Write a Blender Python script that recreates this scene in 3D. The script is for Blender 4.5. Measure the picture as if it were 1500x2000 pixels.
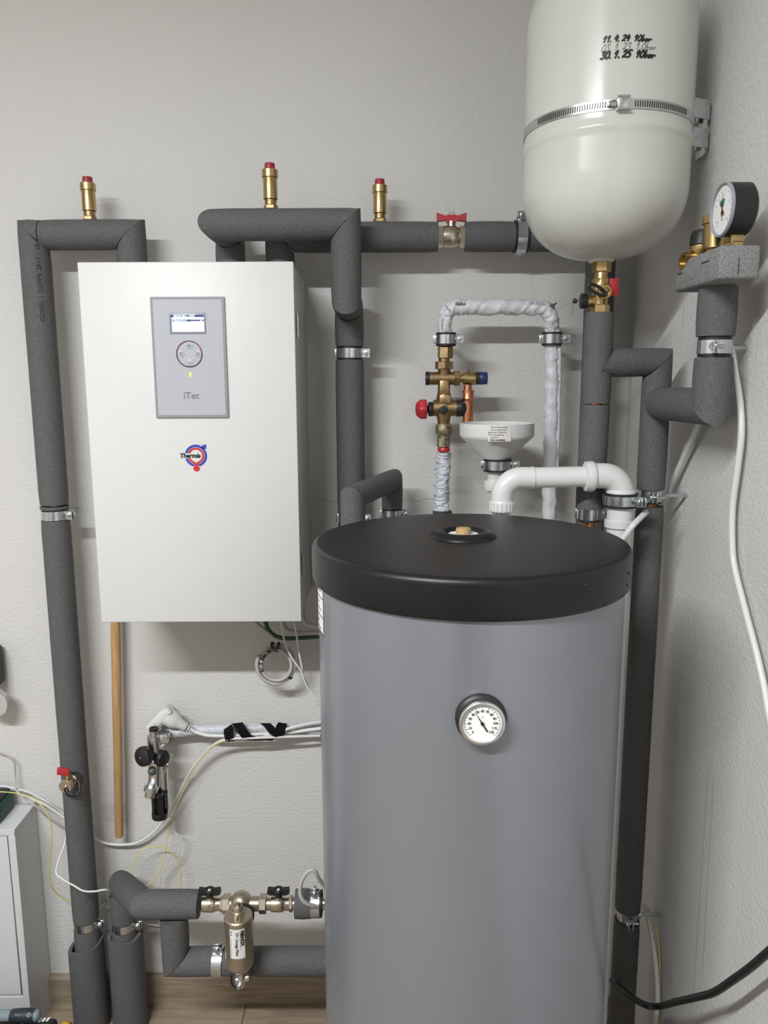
import bpy, bmesh, math, random
from mathutils import Vector, Matrix, noise
random.seed(7)
V = Vector
for o in list(bpy.data.objects):
    bpy.data.objects.remove(o)
SC = bpy.context.scene
COL = SC.collection

# ------------------------------------------------------------------ camera
F, PITCH, ROLL = 1500.0, math.radians(9.66), math.radians(0.22)
EYE = V((0.0, -1.7, 1.537))
FWD = V((0, math.cos(PITCH), -math.sin(PITCH)))
R0, U0 = V((1, 0, 0)), V((0, math.sin(PITCH), math.cos(PITCH)))
RGT = R0 * math.cos(ROLL) - U0 * math.sin(ROLL)
UPV = U0 * math.cos(ROLL) + R0 * math.sin(ROLL)
cam = bpy.data.cameras.new('camera')
cam.sensor_fit = 'HORIZONTAL'; cam.sensor_width = 36.0; cam.lens = 36.0; cam.clip_start = 0.02
camo = bpy.data.objects.new('camera', cam); COL.objects.link(camo)
camo.matrix_world = Matrix(((RGT.x, UPV.x, -FWD.x, EYE.x), (RGT.y, UPV.y, -FWD.y, EYE.y),
                            (RGT.z, UPV.z, -FWD.z, EYE.z), (0, 0, 0, 1)))
SC.camera = camo

# ------------------------------------------------------------------ world, light, exposure
w = bpy.data.worlds.new('world'); SC.world = w; w.use_nodes = True
w.node_tree.nodes['Background'].inputs[0].default_value = (0.55, 0.58, 0.62, 1)
w.node_tree.nodes['Background'].inputs[1].default_value = 0.0
LAMP = V((-0.98, -2.1, 2.62))                    # ceiling batten lamp, along the back wall
la = bpy.data.lights.new('batten_light', 'AREA'); la.shape = 'RECTANGLE'
la.size, la.size_y, la.energy = 1.2, 0.08, 101.0
la.color = (0.955, 0.985, 1.0)
lo = bpy.data.objects.new('batten_light', la); COL.objects.link(lo); lo.location = LAMP - V((0, 0, 0.004))
SC.view_settings.view_transform = 'Standard'; SC.view_settings.look = 'None'
SC.view_settings.gamma = 1.0; SC.view_settings.use_curve_mapping = False
SC.view_settings.exposure = 0.0

# ------------------------------------------------------------------ helpers
def A(px, py, Y=None, X=None, Z=None):
    """The point of the room seen at a photo pixel, on the plane at the given distance."""
    d = FWD + RGT * ((px - 750) / F) + UPV * ((1000 - py) / F)
    t = (Y - EYE.y) / d.y if Y is not None else ((X - EYE.x) / d.x if X is not None else (Z - EYE.z) / d.z)
    return EYE + d * t

ORG = {}
def props(o, label=None, cat=None, group=None, kind=None):
    for k, v in (('label', label), ('category', cat), ('group', group), ('kind', kind)):
        if v: o[k] = v
    return o

def thing(name, label, cat, loc=(0, 0, 0), group=None):
    o = bpy.data.objects.new(name, None); COL.objects.link(o)
    o.location = loc; o.empty_display_size = 0.02; ORG[o.name] = V(loc)
    return props(o, label, cat, group)

def frame(d):
    d = V(d).normalized()
    a = V((0, 0, 1)) if abs(d.z) < 0.9 else V((0, -1, 0))
    u = d.cross(a).normalized()
    return d, u, u.cross(d).normalized()

def catmull(pts, n=8, closed=False):
    P = [V(p) for p in pts]; out = []
    N = len(P)
    rng = range(N) if closed else range(N - 1)
    for i in rng:
        if closed: a, b, c, d = P[i - 1], P[i], P[(i + 1) % N], P[(i + 2) % N]
        else: a, b, c, d = P[max(i - 1, 0)], P[i], P[i + 1], P[min(i + 2, N - 1)]
        for k in range(n):
            t = k / n
            out.append(0.5 * ((2 * b) + (c - a) * t + (2 * a - 5 * b + 4 * c - d) * t * t + (3 * b - a - 3 * c + d) * t ** 3))
    if not closed: out.append(P[-1])
    return out

class MB:
    def __init__(s): s.v, s.f = [], []
    def add(s, vs, fs):
        n = len(s.v); s.v += [V(p) for p in vs]; s.f += [tuple(i + n for i in q) for q in fs]; return s
    def bm(s, bm):
        bm.verts.index_update()
        s.add([v.co.copy() for v in bm.verts], [[v.index for v in f.verts] for f in bm.faces]); bm.free(); return s
    def box(s, c, size, rot=None, bev=0.0, seg=2):
        bm = bmesh.new(); bmesh.ops.create_cube(bm, size=1.0)
        for v in bm.verts: v.co = V((v.co.x * size[0], v.co.y * size[1], v.co.z * size[2]))
        if bev: bmesh.ops.bevel(bm, geom=bm.edges[:], offset=bev, segments=seg, affect='EDGES', profile=0.5)
        M = rot if rot is not None else Matrix.Identity(3)
        for v in bm.verts: v.co = V(c) + M @ v.co
        return s.bm(bm)
    def lathe(s, o, d, prof, seg=32, cap0=True, cap1=True, phase=0.0, arc=None, upref=None):
        d, u, w = frame(d)
        if upref is not None:
            u = (V(upref) - d * V(upref).dot(d)).normalized(); w = d.cross(u)
        o = V(o); n = len(prof); closed = arc is None
        a0, a1 = (0, 2 * math.pi) if closed else arc
        m = seg if closed else seg + 1
        vs = []
        for t, r in prof:
            for k in range(m):
                a = phase + a0 + (a1 - a0) * k / seg
                vs.append(o + d * t + (u * math.cos(a) + w * math.sin(a)) * r)
        fs = []
        for i in range(n - 1):
            for k in range(seg):
                k2 = (k + 1) % m if closed else k + 1
                fs.append((i * m + k, i * m + k2, (i + 1) * m + k2, (i + 1) * m + k))
        if cap0 and closed: fs.append(tuple(range(m))[::-1])
        if cap1 and closed: fs.append(tuple(range((n - 1) * m, n * m)))
        return s.add(vs, fs)
    def cyl(s, p0, p1, r, r1=None, seg=24, bev=0.0):
        p0, p1 = V(p0), V(p1); L = (p1 - p0).length; r1 = r if r1 is None else r1
        pr = [(0, r), (L, r1)] if not bev else [(0, r - bev), (bev * .3, r - bev * .3), (bev, r), (L - bev, r1), (L - bev * .3, r1 - bev * .3), (L, r1 - bev)]
        return s.lathe(p0, p1 - p0, pr, seg)
    def hexa(s, p0, p1, r, upref=None, phase=0.0, seg=6):
        p0, p1 = V(p0), V(p1); L = (p1 - p0).length; b = min(.0012, L * .2)
        return s.lathe(p0, p1 - p0, [(0, r - b), (b, r), (L - b, r), (L, r - b)], seg, phase=phase, upref=upref)
    def ring(s, c, d, ro, ri, h, seg=40):
        d = V(d).normalized(); c = V(c) - d * h / 2
        n0 = len(s.v)
        s.lathe(c, d, [(0, ri), (0, ro), (h, ro), (h, ri), (0, ri)], seg, False, False); return s
    def torus(s, c, d, R, r, seg=40, rs=10):
        pr = [(r * math.sin(2 * math.pi * k / rs), R + r * math.cos(2 * math.pi * k / rs)) for k in range(rs + 1)]
        return s.lathe(c, d, pr, seg, False, False)
    def sphere(s, c, r, sc=(1, 1, 1), seg=20, rings=12):
        bm = bmesh.new(); bmesh.ops.create_uvsphere(bm, u_segments=seg, v_segments=rings, radius=r)
        for v in bm.verts: v.co = V(c) + V((v.co.x * sc[0], v.co.y * sc[1], v.co.z * sc[2]))
        return s.bm(bm)
    def tube(s, pts, r, seg=10, closed=False, rfun=None, flat=None):
        P = [V(p) for p in pts]; N = len(P); vs = []; fs = []
        up = None
        for i, p in enumerate(P):
            t = (P[(i + 1) % N] - P[i - 1]) if closed else (P[min(i + 1, N - 1)] - P[max(i - 1, 0)])
            t.normalize()
            if up is None: up = frame(t)[1]
            up = (up - t * up.dot(t))
            up = up.normalized() if up.length > 1e-6 else frame(t)[1]
            w = t.cross(up)
            for k in range(seg):
                a = 2 * math.pi * k / seg
                rr = r * (rfun(i / max(N - 1, 1), a, p) if rfun else 1.0)
                vs.append(p + up * math.cos(a) * rr + w * math.sin(a) * rr * (flat or 1.0))
        for i in range(N if closed else N - 1):
            j = (i + 1) % N
            for k in range(seg):
                k2 = (k + 1) % seg
                fs.append((i * seg + k, i * seg + k2, j * seg + k2, j * seg + k))
        if not closed:
            fs.append(tuple(range(seg))[::-1]); fs.append(tuple(range((N - 1) * seg, N * seg)))
        return s.add(vs, fs)
    def mitre(s, p0, p1, n0, n1, r, seg=36, g0=0.0, g1=0.0, inner=None, rough=0.0):
        """tube from p0 to p1, its ends cut by planes of normal n0 and n1, pulled back by the gaps"""
        p0, p1 = V(p0), V(p1); d, u, w = frame(p1 - p0)
        rows = []
        L = (p1 - p0).length; m = max(2, int(L / 0.025))
        for k in range(seg):
            a = 2 * math.pi * k / seg; off = (u * math.cos(a) + w * math.sin(a)) * r
            t0 = -(off.dot(n0)) / d.dot(n0) + g0; t1 = L - (off.dot(n1)) / d.dot(n1) - g1
            rows.append((off, t0, t1))
        vs, fs = [], []
        for j in range(m + 1):
            for off, t0, t1 in rows:
                e = 1.0 - (0.035 if j in (0, m) else 0.0)
                tt = t0 + (t1 - t0) * (0.0 if j == 0 else 1.0 if j == m else min(max(j / m, .0012 / max(t1 - t0, .002)), 1 - .0012 / max(t1 - t0, .002)))
                q = p0 + d * tt
                if rough: e += rough * noise.noise((q + off) * 28.0)
                vs.append(q + off * e)
        for j in range(m):
            for k in range(seg):
                k2 = (k + 1) % seg
                fs.append((j * seg + k, j * seg + k2, (j + 1) * seg + k2, (j + 1) * seg + k))
        fs.append(tuple(range(seg))[::-1]); fs.append(tuple(range(m * seg, (m + 1) * seg)))
        return s.add(vs, fs)
    def poly(s, pts, nrm, th):
        """flat outline with thickness along nrm"""
        P = [V(p) for p in pts]; n = len(P); N = V(nrm).normalized() * th
        return s.add(P + [p + N for p in P], [tuple(range(n))[::-1], tuple(range(n, 2 * n))] +
                     [(i, (i + 1) % n, n + (i + 1) % n, n + i) for i in range(n)])
    def build(s, name, mat, parent=None, sharp=38, smooth=True, origin=None, kind=None):
        me = bpy.data.meshes.new(name)
        if origin is None: o = V((0, 0, 0))
        else: o = V(origin)
        po = ORG.get(parent.name, V((0, 0, 0))) if parent else V((0, 0, 0))
        base = po + V((0, 0, 0)) if parent else o
        me.from_pydata([tuple(p - base) for p in s.v], [], s.f)
        bm = bmesh.new(); bm.from_mesh(me)
        bmesh.ops.recalc_face_normals(bm, faces=bm.faces[:]); bm.to_mesh(me); bm.free()
        if smooth:
            me.polygons.foreach_set('use_smooth', [True] * len(me.polygons))
            me.set_sharp_from_angle(angle=math.radians(sharp))
        me.materials.append(mat); me.update()
        ob = bpy.data.objects.new(name, me); COL.objects.link(ob)
        if parent: ob.parent = parent; ORG[ob.name] = po
        else: ob.location = base; ORG[ob.name] = base
        if kind: ob['kind'] = kind
        return ob

def solo(mb, name, mat, label, cat, group=None, kind=None, sharp=38):
    """a thing that is one mesh; origin at the middle of its base"""
    lo = V((min(p[i] for p in mb.v) for i in range(3))); hi = V((max(p[i] for p in mb.v) for i in range(3)))
    ob = mb.build(name, mat, None, sharp=sharp, origin=((lo.x + hi.x) / 2, (lo.y + hi.y) / 2, lo.z))
    return props(ob, label, cat, group, kind)

# ------------------------------------------------------------------ materials
def srgb(r, g, b):
    return tuple(((c / 255) / 12.92 if c / 255 <= .04045 else ((c / 255 + .055) / 1.055) ** 2.4) for c in (r, g, b)) + (1,)
def mat(name, col, rough=0.5, metal=0.0, var=0.0, vscale=30.0, bump=0.0, bscale=200.0, bdist=0.001, spec=0.5, coat=0.0, emit=0.0, vstretch=None, bdetail=3.0, alpha=1.0, trans=0.0):
    m = bpy.data.materials.new(name); m.use_nodes = True
    nt = m.node_tree; b = nt.nodes['Principled BSDF']; N = nt.nodes.new; L = nt.links.new
    b.inputs['Base Color'].default_value = col; b.inputs['Roughness'].default_value = rough
    b.inputs['Metallic'].default_value = metal; b.inputs['Specular IOR Level'].default_value = spec
    b.inputs['Coat Weight'].default_value = coat; b.inputs['Coat Roughness'].default_value = 0.08
    b.inputs['Transmission Weight'].default_value = trans
    if emit: b.inputs['Emission Color'].default_value = col; b.inputs['Emission Strength'].default_value = emit
    tc = N('ShaderNodeTexCoord')
    src = tc.outputs['Object']
    if vstretch:
        mp = N('ShaderNodeMapping'); mp.inputs['Scale'].default_value = vstretch; L(src, mp.inputs['Vector']); vsrc = mp.outputs['Vector']
    else: vsrc = src
    n1 = N('ShaderNodeTexNoise'); n1.inputs['Scale'].default_value = vscale; n1.inputs['Detail'].default_value = 4.0
    L(vsrc, n1.inputs['Vector'])
    v = max(var, 0.008)
    rp = N('ShaderNodeMapRange'); rp.inputs['From Min'].default_value = .3; rp.inputs['From Max'].default_value = .7
    rp.inputs['To Min'].default_value = 1 - v; rp.inputs['To Max'].default_value = 1 + v; L(n1.outputs['Fac'], rp.inputs['Value'])
    mx = N('ShaderNodeMix'); mx.data_type = 'RGBA'; mx.blend_type = 'MULTIPLY'; mx.inputs[0].default_value = 1.0
    mx.inputs[6].default_value = col; L(rp.outputs['Result'], mx.inputs[7]); L(mx.outputs[2], b.inputs['Base Color'])
    if bump:
        n2 = N('ShaderNodeTexNoise'); n2.inputs['Scale'].default_value = bscale; n2.inputs['Detail'].default_value = bdetail
        L(src, n2.inputs['Vector']); bp = N('ShaderNodeBump'); bp.inputs['Strength'].default_value = bump
        bp.inputs['Distance'].default_value = bdist; L(n2.outputs['Fac'], bp.inputs['Height']); L(bp.outputs['Normal'], b.inputs['Normal'])
    return m

def plaster(name, col):
    m = mat(name, col, 0.85, var=0.018, vscale=3.0, spec=0.25)
    nt = m.node_tree; N = nt.nodes.new; L = nt.links.new; b = nt.nodes['Principled BSDF']
    tc = N('ShaderNodeTexCoord'); n1 = N('ShaderNodeTexNoise'); n1.inputs['Scale'].default_value = 95; n1.inputs['Detail'].default_value = 5
    n1.inputs['Roughness'].default_value = .55
    mp = N('ShaderNodeMapping'); mp.inputs['Scale'].default_value = (1.0, 1.0, 1.7); L(tc.outputs['Object'], mp.inputs['Vector']); L(mp.outputs['Vector'], n1.inputs['Vector'])
    n2 = N('ShaderNodeTexNoise'); n2.inputs['Scale'].default_value = 320; n2.inputs['Detail'].default_value = 3; L(tc.outputs['Object'], n2.inputs['Vector'])
    ad = N('ShaderNodeMath'); ad.operation = 'MULTIPLY_ADD'; ad.inputs[1].default_value = .35; L(n2.outputs['Fac'], ad.inputs[0]); L(n1.outputs['Fac'], ad.inputs[2])
    bp = N('ShaderNodeBump'); bp.inputs['Strength'].default_value = .55; bp.inputs['Distance'].default_value = .0032
    L(ad.outputs[0], bp.inputs['Height']); L(bp.outputs['Normal'], b.inputs['Normal'])
    return m

def wood(name, c0, c1, stretch, scale=6.0, rough=.55):
    m = mat(name, c0, rough, spec=.3)
    nt = m.node_tree; N = nt.nodes.new; L = nt.links.new; b = nt.nodes['Principled BSDF']
    tc = N('ShaderNodeTexCoord'); oi = N('ShaderNodeObjectInfo')
    ad = N('ShaderNodeVectorMath'); ad.operation = 'ADD'; L(tc.outputs['Object'], ad.inputs[0])
    ml = N('ShaderNodeMath'); ml.operation = 'MULTIPLY'; ml.inputs[1].default_value = 9.0; L(oi.outputs['Random'], ml.inputs[0]); L(ml.outputs[0], ad.inputs[1])
    mp = N('ShaderNodeMapping'); mp.inputs['Scale'].default_value = stretch; L(ad.outputs[0], mp.inputs['Vector'])
    n1 = N('ShaderNodeTexNoise'); n1.inputs['Scale'].default_value = scale; n1.inputs['Detail'].default_value = 7; n1.inputs['Distortion'].default_value = .9
    L(mp.outputs['Vector'], n1.inputs['Vector'])
    cr = N('ShaderNodeValToRGB'); cr.color_ramp.elements[0].position = .33; cr.color_ramp.elements[0].color = c1
    cr.color_ramp.elements[1].position = .66; cr.color_ramp.elements[1].color = c0
    L(n1.outputs['Fac'], cr.inputs['Fac']); L(cr.outputs['Color'], b.inputs['Base Color'])
    bp = N('ShaderNodeBump'); bp.inputs['Strength'].default_value = .15; bp.inputs['Distance'].default_value = .001
    L(n1.outputs['Fac'], bp.inputs['Height']); L(bp.outputs['Normal'], b.inputs['Normal'])
    return m

M = {}
M['wall'] = plaster('white_plaster', (.615, .603, .583, 1))
M['ceil'] = plaster('ceiling_paint', (.78, .78, .77, 1))
M['oak'] = wood('oak_floor', (.33, .265, .195, 1), (.225, .170, .120, 1), (1.2, 14, 14), 5.0)
M['stick'] = wood('pine_dowel', (.56, .36, .17, 1), (.40, .235, .10, 1), (20, 20, 1.3), 5.0)
M['foam'] = mat('grey_foam', (.100, .099, .102, 1), .75, var=.22, vscale=300, bump=.6, bscale=300, bdist=.0016, spec=.35)
M['foam2'] = mat('coarse_grey_foam', (.215, .215, .215, 1), .85, var=.28, vscale=330, bump=.8, bscale=300, bdist=.002, spec=.25)
M['copper'] = mat('copper', (.58, .25, .13, 1), .35, 1.0, var=.15, vscale=60)
M['brass'] = mat('brass', (.50, .365, .165, 1), .30, 1.0, var=.10, vscale=50, bump=.05, bscale=200)
M['oldbrass'] = mat('cast_brass', (.36, .25, .13, 1), .40, 1.0, var=.22, vscale=70, bump=.25, bscale=260, bdist=.0008)
M['corroded'] = mat('corroded_brass', (.30, .26, .17, 1), .5, .8, var=.55, vscale=160, bump=.4, bscale=260)
M['nickel'] = mat('nickel_brass', (.56, .50, .41, 1), .28, 1.0, var=.08, vscale=60, bump=.08, bscale=300)
M['filter'] = mat('satin_nickel_filter', (.46, .40, .31, 1), .33, .85, var=.05, vscale=40)
M['zinc'] = mat('zinc_steel', (.62, .65, .67, 1), .26, 1.0, var=.12, vscale=80, bump=.06, bscale=240)
M['chrome'] = mat('chrome', (.66, .67, .68, 1), .27, 1.0, var=.05)
M['steelband'] = mat('stainless_band', (.60, .60, .60, 1), .30, 1.0, var=.06)
M['rubber'] = mat('black_rubber', (.012, .012, .013, 1), .55, var=.1)
M['black'] = mat('black_plastic', (.011, .011, .012, 1), .46, var=.08)
M['blackmat'] = mat('black_fabric', (.006, .006, .007, 1), .95, var=.2, vscale=200, bump=.4, bscale=600, spec=.15)
M['red'] = mat('red_plastic', (.40, .022, .030, 1), .40, var=.06)
M['reddark'] = mat('red_cap_plastic', (.30, .016, .026, 1), .45, var=.06)
M['blue'] = mat('blue_plastic', (.018, .03, .12, 1), .4, var=.06)
M['unit'] = mat('unit_white_paint', (.640, .643, .630, 1), .42, var=.01, spec=.45, bump=.04, bscale=700, bdist=.0003)
M['unitside'] = mat('unit_side_paint', (.60, .60, .585, 1), .45, var=.01, spec=.4)
M['panel'] = mat('panel_silver', (.43, .438, .475, 1), .42, var=.01)
M['panelframe'] = mat('panel_frame_grey', (.255, .265, .275, 1), .45)
M['lcdframe'] = mat('display_frame', (.27, .28, .36, 1), .4)
M['lcd'] = mat('display_glow', (.70, .86, .90, 1), .3, emit=.62)
M['lcdblue'] = mat('display_dark_blue', (.045, .05, .19, 1), .3, emit=.25)
M['lcdcyan'] = mat('display_cyan', (.35, .72, .80, 1), .3, emit=.45)
M['led'] = mat('led_green', (.45, .85, .08, 1), .3, emit=.9)
M['printgrey'] = mat('print_grey', (.20, .20, .205, 1), .5)
M['print'] = mat('print_black', (.012, .012, .012, 1), .5)
M['inkfaint'] = mat('ink_faint', (.11, .11, .11, 1), .5)
M['ringred'] = mat('ring_dark_red', (.16, .02, .03, 1), .4)
M['ringblue'] = mat('ring_dark_blue', (.012, .012, .04, 1), .4)
M['logoblue'] = mat('logo_blue', (.02, .055, .42, 1), .4)
M['logored'] = mat('logo_red', (.58, .022, .03, 1), .4)
M['pvc'] = mat('white_pvc', (.66, .66, .65, 1), .36, var=.015, spec=.5)
M['funnel'] = mat('white_funnel_plastic', (.69, .69, .685, 1), .33, var=.01)
M['paper'] = mat('label_paper', (.70, .68, .63, 1), .6, var=.04)
M['whitelabel'] = mat('white_label', (.78, .78, .77, 1), .45)
M['film'] = mat('white_film_hose', (.60, .61, .64, 1), .42, var=.04, vscale=60, spec=.5)
M['filmgrey'] = mat('silver_film_hose', (.53, .55, .59, 1), .42, var=.10, vscale=70, metal=.0)
M['vessel'] = mat('vessel_enamel', (.585, .585, .545, 1), .20, var=.008, spec=.42, coat=.0, bump=.03, bscale=40, bdist=.0008)
M['tank'] = mat('tank_silver_paint', (.240, .251, .282, 1), .27, .45, var=.02, vscale=5, spec=.5, bump=.02, bscale=60, bdist=.0006)
M['lid'] = mat('lid_black_plastic', (.0065, .0065, .0075, 1), .40, var=.16, vscale=9, spec=.36, bump=.10, bscale=420, bdist=.0005)
M['cork'] = mat('plug_tan', (.42, .27, .13, 1), .6, var=.15)
M['dial'] = mat('dial_white', (.80, .79, .77, 1), .45)
M['green'] = mat('dial_green', (.02, .22, .16, 1), .5)
M['cablewhite'] = mat('white_cable', (.66, .66, .65, 1), .38)
M['cablegrey'] = mat('grey_cable', (.44, .43, .405, 1), .45, var=.03)
M['cablegreen'] = mat('green_cable', (.022, .075, .035, 1), .45)
M['yellow'] = mat('yellow_fibre', (.62, .60, .17, 1), .4)
M['cabinet'] = mat('cabinet_white', (.60, .60, .61, 1), .4, var=.008)
M['gap'] = mat('dark_gap', (.02, .02, .02, 1), .8)
M['toolgreen'] = mat('tool_green', (.010, .05, .032, 1), .45)
M['caseolive'] = mat('case_dark_olive', (.014, .018, .008, 1), .5)
M['toolgrey'] = mat('tool_grey_green', (.20, .25, .26, 1), .45)
M['tooldark'] = mat('tool_dark', (.016, .022, .030, 1), .5)
M['capyellow'] = mat('yellow_plastic', (.72, .40, .05, 1), .4)
M['glass'] = mat('clear_glass', (1, 1, 1, 1), .03, trans=1.0, spec=.5)
M['glass'].node_tree.nodes['Principled BSDF'].inputs['IOR'].default_value = 1.12
M['rosette'] = mat('grey_plastic', (.45, .44, .43, 1), .4)

# ------------------------------------------------------------------ lettering
def text_geo(body, size, bold=0.0, shear=0.0, align='CENTER', space=1.0, line=1.0, res=3):
    c = bpy.data.curves.new('lettering', 'FONT'); c.body = body; c.size = size; c.offset = bold; c.shear = shear
    c.align_x = align; c.align_y = 'CENTER'; c.space_character = space; c.space_line = line; c.resolution_u = res
    o = bpy.data.objects.new('lettering', c)
    me = bpy.data.meshes.new_from_object(o)
    vs = [(v.co.x, v.co.y) for v in me.vertices]; fs = [tuple(p.vertices) for p in me.polygons]
    bpy.data.objects.remove(o); bpy.data.curves.remove(c); bpy.data.meshes.remove(me)
    return vs, fs
def lettering(name, m, parent, fn, body, size, **k):
    vs, fs = text_geo(body, size, **k)
    return MB().add([fn(u, v) for u, v in vs], fs).build(name, m, parent, smooth=False)
def planemap(c, ux, uy, n=None, off=.0004, rot=0.0):
    c, ux, uy = V(c), V(ux), V(uy); n = ux.cross(uy) if n is None else V(n)
    ca, sa = math.cos(rot), math.sin(rot)
    return lambda u, v: c + ux * (u * ca - v * sa) + uy * (u * sa + v * ca) + n * off
def cylmap(axis_xy, r, az0, z0, off=.0004, rot=0.0):
    """wrap onto a vertical cylinder; az0 = angle of the text middle measured from -Y towards +X"""
    ca, sa = math.cos(rot), math.sin(rot)
    def f(u, v):
        uu, vv = u * ca - v * sa, u * sa + v * ca
        a = az0 + uu / r
        return V((axis_xy[0] + math.sin(a) * (r + off), axis_xy[1] - math.cos(a) * (r + off), z0 + vv))
    return f
# ------------------------------------------------------------------ the room
XW = 0.536                                            # right wall
XL, YF, ZC = -2.7, -3.9, 2.70
def struct(mb, name, m, parent=None, label=None):
    o = mb.build(name, m, parent, smooth=False)
    if parent is None: o['kind'] = 'structure'
    if label: o['label'] = label
    return o
T = .1
wb = struct(MB().box(((XL + XW) / 2, T / 2, ZC / 2), (XW - XL + 2 * T, T, ZC)), 'wall_back', M['wall'], None, 'white textured plaster wall behind the pipes')
wr_ = struct(MB().box((XW + T / 2, YF / 2 , ZC / 2), (T, -YF, ZC)), 'wall_right', M['wall'], None, 'white textured plaster wall at the right')
struct(MB().box((XL - T / 2, YF / 2, ZC / 2), (T, -YF, ZC)), 'wall_left', M['wall'], None, 'white plaster wall far to the left')
struct(MB().box(((XL + XW) / 2, YF - T / 2, ZC / 2), (XW - XL + 2 * T, T, ZC)), 'wall_front', M['wall'], None, 'white plaster wall behind the viewer')
struct(MB().box(((XL + XW) / 2, YF / 2, ZC + T / 2), (XW - XL, -YF, T)), 'ceiling', M['ceil'], None, 'white ceiling')
fl = struct(MB().box(((XL + XW) / 2, YF / 2, -T / 2 - .004), (XW - XL, -YF, T)), 'floor', M['oak'], None, 'light oak plank floor')
# planks near the wall, laid parallel to it
pw = .19; x0 = -1.9
rowoff = [-.35, .42, -.8, .1, -.55]
PLANKS = {}
for j in range(5):
    y1 = -.004 - j * pw
    cuts = [-1.9] + [c for c in (rowoff[j] - 1.2, rowoff[j], rowoff[j] + 1.2) if -1.85 < c < .5] + [XW - .003]
    for a, b in zip(cuts[:-1], cuts[1:]):
        m_ = MB().box(((a + b) / 2, y1 - pw / 2, -.002), (b - a - .0016, pw - .0016, .008), bev=.0009, seg=1)
        struct(m_, 'plank', M['oak'], fl)
struct(MB().poly([(XL, 0, .002), (XL, -.013, .002), (XL, -.013, .074), (XL, -.009, .082), (XL, 0, .082)], (1, 0, 0), XW - XL), 'baseboard_back', M['oak'], None, 'oak skirting board along the back wall')
struct(MB().poly([(XW, -.014, .002), (XW - .013, -.014, .002), (XW - .013, -.014, .074), (XW - .009, -.014, .082), (XW, -.014, .082)], (0, -1, 0), -YF - .02), 'baseboard_right', M['oak'], None, 'oak skirting board along the right wall')
# hairline cracks in the plaster
for pts_, par_, pl in (([(612, 972), (630, 976), (645, 981), (665, 979)], wb, 'Y'), ([(785, 977), (800, 975), (815, 979), (832, 975), (848, 974)], wb, 'Y'), ([(183, 1500.5), (190, 1500), (200, 1500)], wb, 'Y'),
                       ([(1384, 1500), (1381, 1540), (1377, 1600), (1372, 1680), (1367, 1750), (1362, 1830), (1357, 1900), (1354, 1960)], wr_, 'X'),
                       ([(1393, 1520), (1391, 1580), (1386, 1660), (1381, 1740), (1377, 1820), (1372, 1900)], wr_, 'X'), ([(1336, 595), (1335, 615), (1334, 638)], wr_, 'X')):
    P_ = [A(x_, y_, Y=.0) if pl == 'Y' else A(x_, y_, X=XW) for x_, y_ in pts_]
    MB().tube(catmull(P_, 5), .00045, 5).build('hairline_crack', M['printgrey'], par_)
# unseen dark door, added behind the viewer for its reflection in the tank
dr = struct(MB().box((-.35, YF + .02, 1.0), (.86, .035, 2.0)), 'reflection_door', M['gap'], None, 'unseen dark door added behind the viewer for reflections')
struct(MB().box((-.81, YF + .02, 1.02), (.06, .05, 2.04)).box((.11, YF + .02, 1.02), (.06, .05, 2.04)).box((-.35, YF + .02, 2.07), (.98, .05, .06)), 'reflection_door_frame', M['cabinet'], dr)
struct(MB().cyl((-.70, YF + .04, 1.03), (-.70, YF + .09, 1.03), .009).cyl((-.70, YF + .09, 1.03), (-.59, YF + .09, 1.03), .009), 'reflection_door_handle', M['zinc'], dr)

# ceiling batten lamp that lights the room
t = thing('ceiling_lamp', 'long narrow ceiling batten lamp above the viewer', 'lamp', (LAMP.x, LAMP.y, LAMP.z))
MB().box((LAMP.x, LAMP.y, LAMP.z + .032), (1.5, .10, .055), bev=.008).build('housing', M['cabinet'], t)
MB().box((LAMP.x, LAMP.y, LAMP.z + .002), (1.47, .085, .004)).build('diffuser', mat('lamp_diffuser', (1, .97, .93, 1), .5, emit=4.0), t)

# ------------------------------------------------------------------ wall unit (heat pump indoor unit)
YU = -.24
ux0, ux1 = -.5594, -.1638
uz0, uz1 = A(390, 1215, YU).z, A(360, 511, YU).z
uc = (ux0 + ux1) / 2
U = thing('heating_unit', 'white wall-mounted heating control unit with display panel', 'heating unit', (uc, YU / 2, uz0))
MB().box(((ux0 + ux1) / 2, -.1095, (uz0 + uz1) / 2), (ux1 - ux0 - .006, .217, uz1 - uz0 - .006), bev=.003).build('body', M['unitside'], U)
door = MB().box((uc, YU + .011, (uz0 + uz1) / 2), (ux1 - ux0, .022, uz1 - uz0), bev=.0025).build('door', M['unit'], U)
for py in (636, 1100):
    z = A(580, py, YU + .03).z
    h = MB()
    for k in (-1, 0, 1): h.cyl((ux1 + .0025, YU + .024, z + k * .0145 - .0068), (ux1 + .0025, YU + .024, z + k * .0145 + .0068), .0032, seg=12)
    h.box((ux1 - .0005, YU + .032, z), (.002, .014, .042))
    h.build('hinge', M['zinc'] if py == 636 else M['zinc'], U)
def UP(px, py, off=.0):
    p = A(px, py, YU); return V((p.x, YU - off, p.z))
pa, pb = UP(293.5, 580), UP(446.5, 816)
px0, px1 = UP(293.5, 580).x, UP(439, 580).x
pz1, pz0 = UP(360, 580).z, UP(380, 816).z
pc = V(((px0 + px1) / 2, YU, (pz0 + pz1) / 2)); pwid, phei = px1 - px0, pz1 - pz0
CP = MB().box((pc.x, YU - .0015, pc.z), (pwid, .004, phei), bev=.0008, seg=1).build('control_panel', M['panelframe'], U)
MB().box((pc.x, YU - .0032, pc.z), (pwid - .0095, .002, phei - .0095), bev=.0004, seg=1).build('panel_face', M['panel'], CP)
yp = YU - .0043
UX, UZ = V((1, 0, 0)), V((0, 0, 1))
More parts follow.
